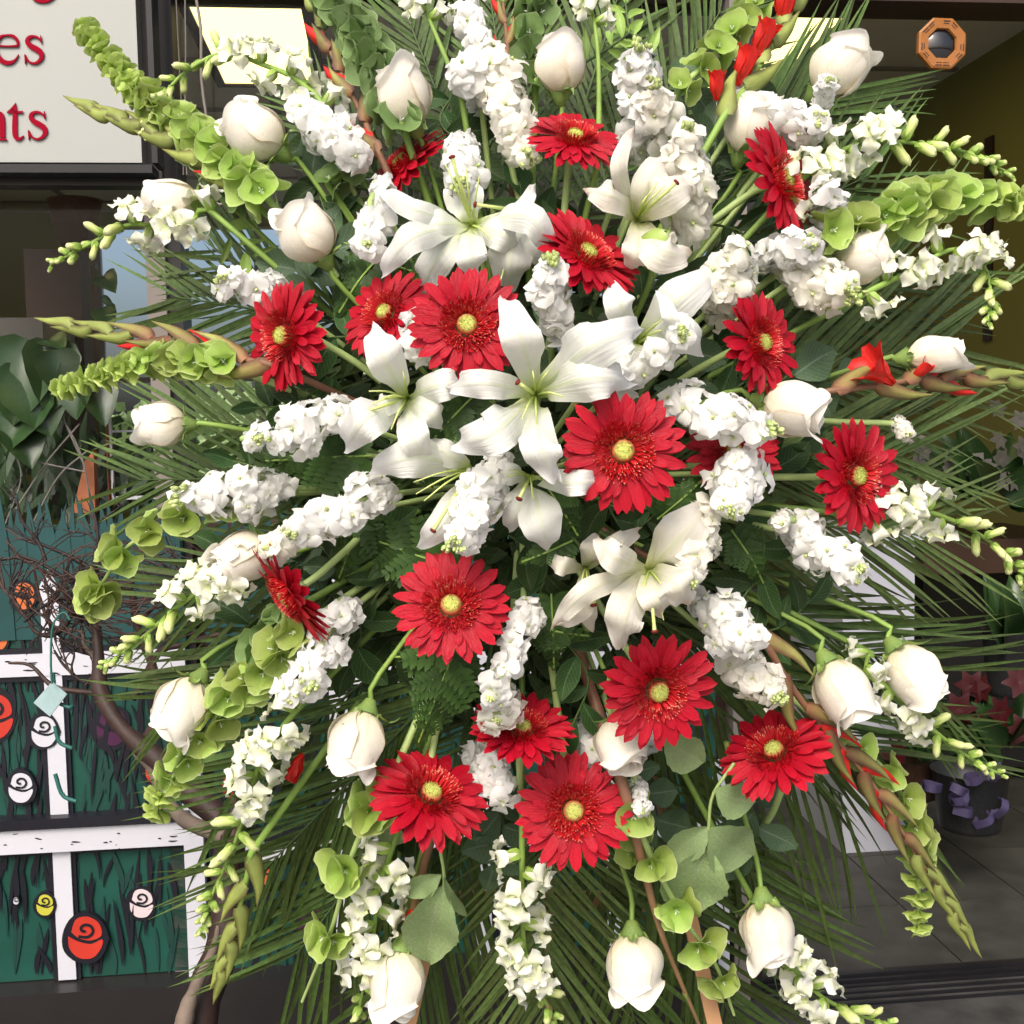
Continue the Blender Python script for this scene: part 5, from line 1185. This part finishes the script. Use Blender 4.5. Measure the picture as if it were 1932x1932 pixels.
lily(985, 398, [(960, 548, 50, .02, .03, 8, .4), (1030, 510, 36, .02, .03, -8, .4), (925, 500, 30, .01, .03, 0, .4)],
     'white lily seen from the side, hanging below the upper gerbera', .02, stam=((940, 545),), pist=(898, 386))
lily(1200, 415, [(1196, 240, 20, .02, .02, -30, .4), (1104, 362, 34, .03, .0, 16, .7), (1188, 515, 34, .03, .01, -8, .8), (1302, 482, 48, .035, .0, 22, .5), (1310, 350, 46, .01, .03, -14, .4), (1255, 290, 38, .0, .03, -6, .5)],
     'creamy lily at the upper right with its petals turned out', -.005, m='lilyc', stam=((1255, 350), (1240, 345), (1220, 370), (1265, 360)), pist=(1275, 345))
lily(1203, 648, [(1150, 530, 36, .035, .0, 0, .2), (1238, 548, 20, .045, -.02, 44, .2), (1352, 515, 48, .015, .03, -10, .2), (1325, 668, 46, .03, .015, -34, .3), (1240, 690, 40, .01, .02, 0, .4), (1150, 690, 34, .02, .02, 0, .5)],
     'white lily right of the main lily with one long petal pointing up right', .015, pist=None, stam=((1262, 620), (1255, 600), (1240, 640)))
lily(890, 885, [(700, 888, 46, .02, .02, 24, .3), (786, 1032, 36, .01, .03, -16, .4), (900, 1030, 38, .0, .03, 6, .4), (800, 830, 30, .0, .03, 0, .4), (960, 960, 32, .0, .03, 0, .4)],
     'white lily below the left lily with petals pointing left and down', .02, stam=((785, 932), (800, 945), (845, 970), (780, 910)), pist=(818, 1000))
lily(1000, 900, [(1035, 1037, 50, .01, .02, 0, .2), (1142, 905, 30, .035, -.01, 8, 1.4), (960, 1000, 36, .0, .03, 0, .3), (930, 890, 26, .0, .03, 0, .3)],
     'white lily under the main lily with one petal hanging straight down', .012, pist=(980, 940), stam=((955, 900), (960, 888), (1005, 940)))
lily(1225, 1075, [(1128, 1012, 34, .04, .0, -16, .7), (1043, 1185, 26, .035, .01, 26, 1.2), (1172, 1222, 46, .04, .0, 14, .6), (1292, 1140, 44, .035, .01, -14, .5), (1330, 960, 56, .0, .03, 0, .6), (1250, 1160, 42, .03, .02, 0, .4)],
     'creamy lily at the lower right facing down', -.01, m='lilyc', pist=(1235, 1190), stam=((1195, 1155), (1215, 1160), (1252, 1170), (1262, 1130), (1208, 1140)), throat=.03)
lily(1105, 1070, [(1034, 1050, 22, .02, .02, -10, .8), (1050, 1180, 24, .03, .0, -30, .5), (1120, 1190, 26, .02, .02, 10, .3), (1205, 1000, 26, .02, .02, 0, 1), (1130, 1010, 30, .0, .03, 0, .3)],
     'small half hidden lily left of the lower right lily', .02, m='lilyc', pist=(1120, 1140), stam=((1095, 1110), (1110, 1120)))
# lily bud
t = thing('lily_bud', 'closed green lily bud under the upper right lily', 'lily bud', PD(1240, 500, .0), None)
q = MB(); revolve(q, [(.02, -.5), (.3, -.42), (.48, -.1), (.5, .15), (.36, .4), (.05, .55)], 18, 0, lambda a, v, rr, y: (rr*(1+.10*abs(sin(1.5*a))*sin(v*pi)), y))
part('bud', q.mesh('bud', [M['bell']]), t, frame(PD(1238, 472, -.0), y=D3(.35, -.7, .9).normalized()) @ SC(px(66, 1), px(84, 1), px(66, 1)))
mb = MB(); tube(mb, catmull([PD(1232, 500, .01), PD(1222, 545, .03), PD(1180, 640, .1)], 8), px(6, 1), 7); build(mb, 'stem', M['stem'], t)

# ---------------- stock
SK = [
 (885, 30, 895, 66, 42, 'stock spike at the top left of centre, above the tall one', dict(buds=False, stemto=(960, 250, .05))),
 (930, 150, 978, 262, 58, 'tall creamy stock spike under the top stock, left of the top rose', dict(cream=True, stemto=(990, 420, .08))),
 (905, 175, 890, 150, 30, 'small stock tuft left of the tall creamy stock spike', dict(buds=False)),
 (590, 225, 650, 278, 50, 'stock spike right of the highest left rose', dict(buds=False)),
 (715, 380, 700, 445, 32, 'narrow stock tuft hanging left of the upper left lily', dict(buds=True)),
 (870, 290, 870, 330, 42, 'stock behind the top petal of the upper left lily', dict()),
 (1200, 240, 1205, 145, 46, 'stock spike right of the upper gerbera, with buds at its top', dict()),
 (1250, 250, 1240, 200, 40, 'creamy stock behind the upper right lily', dict(cream=True)),
 (1300, 410, 1300, 300, 48, 'creamy stock spike right of the upper right lily', dict(cream=True)),
 (1045, 590, 1040, 525, 36, 'stock with yellow green buds between the two upper gerberas and the main lily', dict(nb=12)),
 (1365, 560, 1380, 510, 52, 'stock cluster left of the right gerbera', dict(cream=True, buds=False)),
 (1510, 520, 1560, 540, 56, 'broad stock cluster left of the upper right white rose', dict(nb=14, cream=True)),
 (1460, 480, 1500, 470, 36, 'small stock cluster under the tilted right gerbera', dict()),
 (1568, 425, 1565, 385, 34, 'stock spike above the upper right white rose', dict(buds=False)),
 (1410, 205, 1500, 225, 42, 'stock cluster around the upper right hidden rose', dict()),
 (1195, 700, 1255, 655, 42, 'stock with green tip under the right lily', dict(nb=12)),
 (1300, 770, 1400, 800, 52, 'stock cluster between the biggest gerbera and the right rose', dict(nb=12)),
 (1400, 895, 1385, 935, 52, 'stock cluster right of the biggest gerbera', dict()),
 (620, 790, 540, 815, 48, 'stock spike left of the left lily', dict(nb=8)),
 (490, 925, 400, 935, 52, 'stock spike at the far left of the middle', dict(nb=6)),
 (700, 940, 600, 985, 48, 'stock spike between the left stock and the lower gerbera', dict(nb=4)),
 (580, 990, 530, 1025, 28, 'greenish stock tip above the half hidden left rose', dict(cream=True, nb=12)),
 (925, 905, 880, 990, 50, 'stock hanging in front of the lower left lily', dict(nb=9)),
 (1318, 1000, 1300, 1060, 50, 'stock with green buds over the lower right lily', dict(nb=10, cream=True)),
 (1350, 1160, 1385, 1185, 52, 'stock above the lower right stock pair', dict(buds=False)),
 (1400, 1250, 1440, 1290, 46, 'stock with green tip at the lower right', dict(nb=12, cream=True)),
 (1510, 1010, 1575, 1050, 48, 'stock under the right gerbera', dict(nb=6)),
 (640, 1170, 600, 1250, 44, 'stock behind the side gerbera at the lower left', dict(nb=7)),
 (575, 1260, 560, 1290, 32, 'small stock tuft left of the lower stock by the side gerbera', dict(nb=5)),
 (985, 1180, 945, 1280, 38, 'narrow stock spike right of the lower centre gerbera', dict(nb=5)),
 (955, 1330, 945, 1345, 26, 'greenish stock tip touching the side gerbera below', dict(nb=8, cream=True)),
 (915, 1440, 935, 1475, 40, 'bluish white stock left of the lowest gerbera', dict(buds=False, off=.05)),
 (500, 545, 450, 535, 38, 'stock behind the left gerbera', dict(nb=5)),
 (1115, 1390, 1120, 1410, 34, 'stock behind the peach white rose', dict(buds=False, off=.09)),
 (1225, 1390, 1215, 1380, 28, 'stock right of the peach white rose', dict(buds=False, off=.10)),
 (1205, 1490, 1212, 1520, 16, 'tiny stock sprig right of the lowest gerbera', dict(nb=5, size=17)),
 (1480, 975, 1472, 985, 16, 'tiny greenish stock tip left of the right stock', dict(nb=6, size=17, cream=True)),
 (1695, 800, 1708, 815, 16, 'tiny stock sprig right of the right rose', dict(nb=7, size=16, stemto=(1500, 790, .02), cream=True)),
 (1552, 190, 1560, 165, 18, 'small green tipped stock in front of the upper right corner rose', dict(nb=10, size=20, off=-.03)),
 (1500, 235, 1512, 240, 24, 'stock floret pair right of the upper right hidden rose', dict(buds=False)),
 (480, 830, 478, 832, 10, 'single stock floret left of the left stock spike', dict(buds=False, size=20)),
 (790, 620, 795, 650, 22, 'stock floret between the two left gerberas', dict(buds=False)),
 (1130, 700, 1160, 700, 26, 'stock floret right behind the main lily', dict(buds=False, off=.03)),
]
for k, (a, b_, c, d_, R_, lab, kw) in enumerate(SK): stock(a, b_, c, d_, R_, lab, seed=k, **{**dict(off=.0), **kw})

# ---------------- gerberas
GB = [
 (1175, 850, 119, .02, .06, 'biggest red gerbera, facing the viewer right of the centre', -.035, {}),
 (881, 613, 108, .06, -.06, 'red gerbera above the left lily, facing the viewer', -.02, {}),
 (851, 1143, 111, .05, -.38, 'red gerbera below the centre, facing the viewer', -.01, dict(stem=(850, 1350, .1))),
 (538, 633, 104, -.62, .06, 'red gerbera at the far left, turned to the left', -.01, dict(stem=(720, 720, .08))),
 (1082, 1530, 108, .0, -.22, 'lowest red gerbera at the bottom centre', -.005, dict(stem=(1040, 1250, .08))),
 (1240, 1302, 112, .22, .2, 'red gerbera at the lower right covering a peach white rose', -.02, {}),
 (1612, 898, 106, .50, .0, 'red gerbera at the far right, turned slightly right', -.01, dict(stem=(1420, 900, .05))),
 (1434, 648, 100, .64, -.1, 'red gerbera on the right between two stock clusters, turned right', -.01, dict(stem=(1280, 720, .07))),
 (1474, 340, 110, .74, -.22, 'red gerbera at the upper right seen from the side', -.01, dict(stem=(1280, 470, .08))),
 (1084, 262, 92, .16, -.68, 'upper red gerbera left of the upper right stock, tilted up', -.01, dict(stem=(1062, 460, .06))),
 (1105, 482, 108, .45, -.56, 'red gerbera between the upper lilies, tilted up right', -.005, {}),
 (728, 592, 92, -.45, -.35, 'red gerbera half hidden behind the left lily', .02, {}),
 (762, 310, 98, -.62, -.62, 'dark red gerbera seen from behind under the second rose', .05, dict(dark=True)),
 (548, 1122, 112, -.74, .56, 'red gerbera at the lower left seen from the side', -.02, dict(stem=(690, 1000, .06))),
 (985, 1378, 98, .08, -.85, 'red gerbera tilted up above the lowest gerbera', .01, dict(stem=(990, 1600, .1))),
 (812, 1500, 114, .30, -.76, 'red gerbera at the lower left of the lowest one, tilted up', -.01, dict(stem=(850, 1250, .09))),
 (1462, 1420, 106, -.38, -.76, 'red gerbera at the lower right above the rose leaves, tilted', -.01, dict(stem=(1440, 1560, .08))),
 (1385, 852, 88, -.1, -.3, 'red gerbera mostly hidden behind the right stock', .035, {}),
]
for k, (x, y, R_, nx, ny, lab, off, kw) in enumerate(GB): gerbera(x, y, R_, nx, ny, lab, off=off, seed=k, **kw)

# ---------------- roses
RS = [
 (762, 182, 128, 108, -.34, -.9, .3, 'white rose with a pointed tip left of the top stock', {}),
 (482, 250, 128, 112, -.75, -.55, .3, 'white rose at the upper left, stem running to its lower right', {}),
 (325, 378, 116, 88, -1, -.1, .2, 'highest of the white roses at the far left, over the snapdragon', {}),
 (580, 440, 126, 112, -.5, -.78, .35, 'white rose above the left stock and the far left gerbera', {}),
 (1058, 124, 116, 102, .0, -1, .25, 'top white rose at the centre', {}),
 (1583, 130, 130, 112, .6, -.62, .3, 'white rose in the upper right near the octagonal mirror', {}),
 (1412, 240, 120, 100, .25, -.9, .25, 'creamy rose behind the tilted right gerbera', dict(off=.02)),
 (1625, 488, 112, 104, .8, -.25, .4, 'white rose between the right stock and the snapdragons', dict(off=.01)),
 (1762, 670, 116, 74, 1, -.1, .15, 'slim white rose bud at the far right above the red gladiolus', {}),
 (1495, 770, 130, 116, .9, .25, .3, 'white rose right of the right stock', {}),
 (303, 801, 106, 92, -1, .0, .2, 'squarish white rose at the far left of the middle', {}),
 (458, 1050, 120, 104, -.7, .45, .35, 'white rose partly covered by the side gerbera on the left', dict(off=.01)),
 (344, 1332, 128, 112, -.45, .8, .3, 'round white rose at the lower left', {}),
 (674, 1398, 132, 116, -.28, .9, .25, 'white rose above the lower left gerbera', {}),
 (1172, 1402, 112, 108, .1, .8, .5, 'peach white rose under the lower right gerbera', dict(off=.01)),
 (1590, 1302, 136, 112, .42, .82, .25, 'left of the two white roses at the lower right', {}),
 (1724, 1272, 132, 112, .5, .78, .3, 'right of the two white roses at the lower right', {}),
 (750, 1852, 138, 112, -.12, 1, .2, 'white rose at the bottom left', dict(stem=(820, 1500, .06))),
 (1195, 1820, 128, 114, .02, 1, .2, 'white rose at the bottom centre', dict(stem=(1140, 1500, .06))),
 (1448, 1757, 130, 106, .12, 1, .2, 'white rose at the bottom right', dict(stem=(1370, 1400, .06))),
]
for k, (x, y, L, Wd, dx, dy, dz, lab, kw) in enumerate(RS): rose(x, y, L, Wd, dx, dy, dz, lab, seed=k, **{**dict(off=-.01), **kw})

# ---------------- snapdragons
snapdragon([(610, 200), (560, 150), (490, 120), (420, 100), (345, 140), (300, 195), (272, 255)], 'snapdragon arching left in front of the left ceiling light', fl=.42, s=62, seed=1)
snapdragon([(400, 400), (320, 425), (240, 425), (170, 460), (95, 500)], 'snapdragon at the far left under the highest left rose', fl=.52, s=62, seed=2)
snapdragon([(1480, 370), (1560, 300), (1640, 268), (1740, 272), (1830, 290), (1910, 330)], 'snapdragon at the upper right pointing to the right edge', fl=.45, s=68, seed=3)
snapdragon([(1640, 550), (1720, 510), (1800, 470), (1855, 500), (1870, 560), (1862, 612)], 'snapdragon at the right drooping at its tip', fl=.58, s=66, seed=4)
snapdragon([(1640, 975), (1700, 955), (1780, 975), (1850, 1010), (1910, 1060), (1945, 1120)], 'snapdragon at the right edge beside the right gerbera', fl=.40, s=66, seed=5)
snapdragon([(1680, 1300), (1720, 1340), (1770, 1385), (1830, 1430), (1895, 1465)], 'snapdragon at the lower right under the right rose', fl=.35, s=58, seed=6)
snapdragon([(470, 1070), (400, 1100), (330, 1150), (260, 1210), (190, 1262)], 'snapdragon at the left crossing the twig nest', fl=.50, s=64, seed=7)
snapdragon([(560, 1340), (500, 1420), (470, 1500), (440, 1600), (400, 1690), (378, 1765)], 'long snapdragon at the lower left in front of the white post', fl=.48, s=64, seed=8)
snapdragon([(740, 1600), (715, 1680), (705, 1760), (690, 1840), (675, 1920)], 'snapdragon left of the bottom left rose', fl=.8, s=70, seed=9, off=.02)
snapdragon([(985, 1610), (985, 1700), (990, 1790), (1010, 1850), (1050, 1930)], 'snapdragon hanging between the two bottom roses', fl=.75, s=68, seed=10, gap=30)
snapdragon([(1465, 1780), (1500, 1830), (1550, 1880), (1620, 1915), (1690, 1935)], 'snapdragon at the bottom right beside the rose', fl=.6, s=68, seed=11)
snapdragon([(870, 180), (820, 60), (780, -30)], 'snapdragon stem rising out at the top left of centre', fl=1, s=58, seed=12, start=.62, gap=20)
snapdragon([(1130, 300), (1128, 100), (1110, -20)], 'snapdragon stem rising out at the top centre', fl=1, s=52, seed=13, start=.72, gap=22)
snapdragon([(1640, 1230), (1630, 1270)], 'pale snapdragon floret between the two lower right roses', fl=1, s=58, seed=14, root=True)
# ---------------- bells of Ireland
bells([(500, 370), (430, 310), (360, 250), (290, 200), (230, 140), (160, 55)], 'bells of Ireland at the upper left over the sign', s=52, gap=30, dense=.35, m='bell')
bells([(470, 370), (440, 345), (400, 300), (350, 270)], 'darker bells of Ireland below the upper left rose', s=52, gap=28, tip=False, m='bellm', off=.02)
bells([(430, 690), (360, 680), (290, 685), (210, 705), (105, 738)], 'bells of Ireland at the left above the squarish rose', s=50, gap=30, dense=.25, m='bell')
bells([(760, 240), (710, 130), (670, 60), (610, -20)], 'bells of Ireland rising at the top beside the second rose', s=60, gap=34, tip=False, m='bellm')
bells([(420, 940), (325, 985), (238, 1035), (170, 1140)], 'bells of Ireland at the left with widely spaced whorls', s=56, gap=76, tip=False, m='bell', n=5)
bells([(190, 1100), (165, 1160)], 'green bell cluster at the tip left of the snapdragon', s=50, gap=30, tip=False, m='bellt', root=False)
bells([(560, 1190), (500, 1260), (440, 1310), (385, 1385), (330, 1460), (285, 1545)], 'bells of Ireland at the lower left under the round rose', s=58, gap=46, dense=.7, m='bell')
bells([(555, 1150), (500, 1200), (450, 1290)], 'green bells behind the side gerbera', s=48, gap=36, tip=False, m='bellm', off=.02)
bells([(730, 1490), (705, 1520), (660, 1625), (628, 1745), (570, 1890)], 'bells of Ireland at the bottom left with a bare pale stem', s=62, gap=112, tip=False, m='bell', n=5)
bells([(1190, 1530), (1240, 1640), (1295, 1740), (1350, 1820), (1385, 1915)], 'bells of Ireland at the bottom right of centre', s=54, gap=88, tip=False, m='bell', n=4)
bells([(1560, 1370), (1675, 1460), (1725, 1570), (1735, 1640), (1730, 1760)], 'bells of Ireland behind the lower right gladiolus', s=48, gap=52, dense=.55, m='bell', off=.03)
bells([(1560, 440), (1680, 410), (1740, 385), (1830, 375), (1925, 385)], 'bells of Ireland reaching the right edge', s=62, gap=36, dense=.75, m='bell')
bells([(1010, 160), (1000, 90), (1010, 20), (1000, -20)], 'dark bells of Ireland left of the top rose', s=52, gap=36, tip=False, m='bellm', off=.02)
bells([(1280, 170), (1370, 80), (1430, 10)], 'bells of Ireland at the top right beside the red gladiolus', s=48, gap=42, tip=False, m='bell', off=.03, n=3)
bells([(1180, 1480), (1195, 1560), (1200, 1620)], 'green bells right of the lowest gerbera', s=44, gap=40, tip=False, m='bell', off=.03, n=3)
bells([(620, 350), (680, 300), (690, 260)], 'dark green bells right of the upper left stock', s=46, gap=32, tip=False, m='bellm', off=.04, n=3)
# ---------------- gladioli
gladiolus([(520, 690), (430, 672), (330, 645), (230, 630), (122, 614)], 'gladiolus spike at the left with brown tinged buds and red tips', reds=(1, 2, 4), gap=54, L=130, wd=17)
gladiolus([(480, 350), (380, 295), (280, 245), (168, 204)], 'gladiolus spike at the upper left over the sign', m='gladg', reds=(0, 1), gap=46, L=115, wd=19)
gladiolus([(720, 300), (670, 190), (620, 90), (580, -20)], 'brown gladiolus stem behind the second rose', reds=(0, 2, 4), gap=62, L=92, wd=17, off=.02)
t = gladiolus([(1360, 230), (1430, 130), (1480, 40), (1530, -40)], 'gladiolus with bright red buds at the top right', m='gladg', reds=(), gap=56, L=115, wd=20)
for x, y, R_, dx, dy in ((1352, 165, 34, .0, -1), (1402, 130, 46, .35, -1), (1436, 80, 46, .45, -1), (1480, 10, 50, .1, -1)): glad_bloom(t, x, y, -.01, R_, dx, dy, 5, .34)
t = gladiolus([(1560, 740), (1690, 722), (1760, 716), (1860, 712), (1960, 722)], 'gladiolus with a red open bloom reaching the right edge', reds=(2, 3), gap=58, L=130, wd=17)
glad_bloom(t, 1662, 705, -.02, 50, -.7, -.45, 6, .55); glad_bloom(t, 1735, 700, -.01, 30, .3, -.3, 3, .3)
gladiolus([(1420, 1180), (1510, 1320), (1590, 1410), (1660, 1500), (1720, 1600), (1775, 1680), (1818, 1757)], 'long gladiolus at the lower right with red buds', reds=(2, 3, 4, 5), gap=62, L=140, wd=15)
gladiolus([(480, 1600), (455, 1700), (435, 1780), (410, 1855)], 'green gladiolus tip at the lower left beside the curly branch', m='gladg', gap=46, L=115, wd=17)
gladiolus([(1180, 1500), (1215, 1640), (1255, 1780), (1330, 1960)], 'bare brown gladiolus stem at the bottom right of centre', gap=400, L=30, wd=8, stemw=11, reds=())
gladiolus([(960, 140), (955, 60), (945, -30)], 'reddish gladiolus stem left of the top rose', gap=50, L=80, wd=10, reds=(0, 1, 2), off=.02)
t = thing('gladiolus', 'dark red gladiolus bud behind the lower left snapdragon', 'gladiolus', PD(560, 1440, .05), 'gladiolus spikes in the spray'); glad_bloom(t, 560, 1445, .05, 36, -.3, .7, 4, .2)
t = thing('gladiolus', 'red gladiolus bud above the bottom left rose leaves', 'gladiolus', PD(795, 1620, .04), 'gladiolus spikes in the spray')
mb = MB(); tube(mb, catmull([PD(820, 1560, .06), PD(798, 1640, .04), PD(775, 1740, .03)], 10), px(10, 1), 7); build(mb, 'stem', M['gladstem'], t); glad_bloom(t, 772, 1735, .02, 28, -.2, 1, 4, .2)
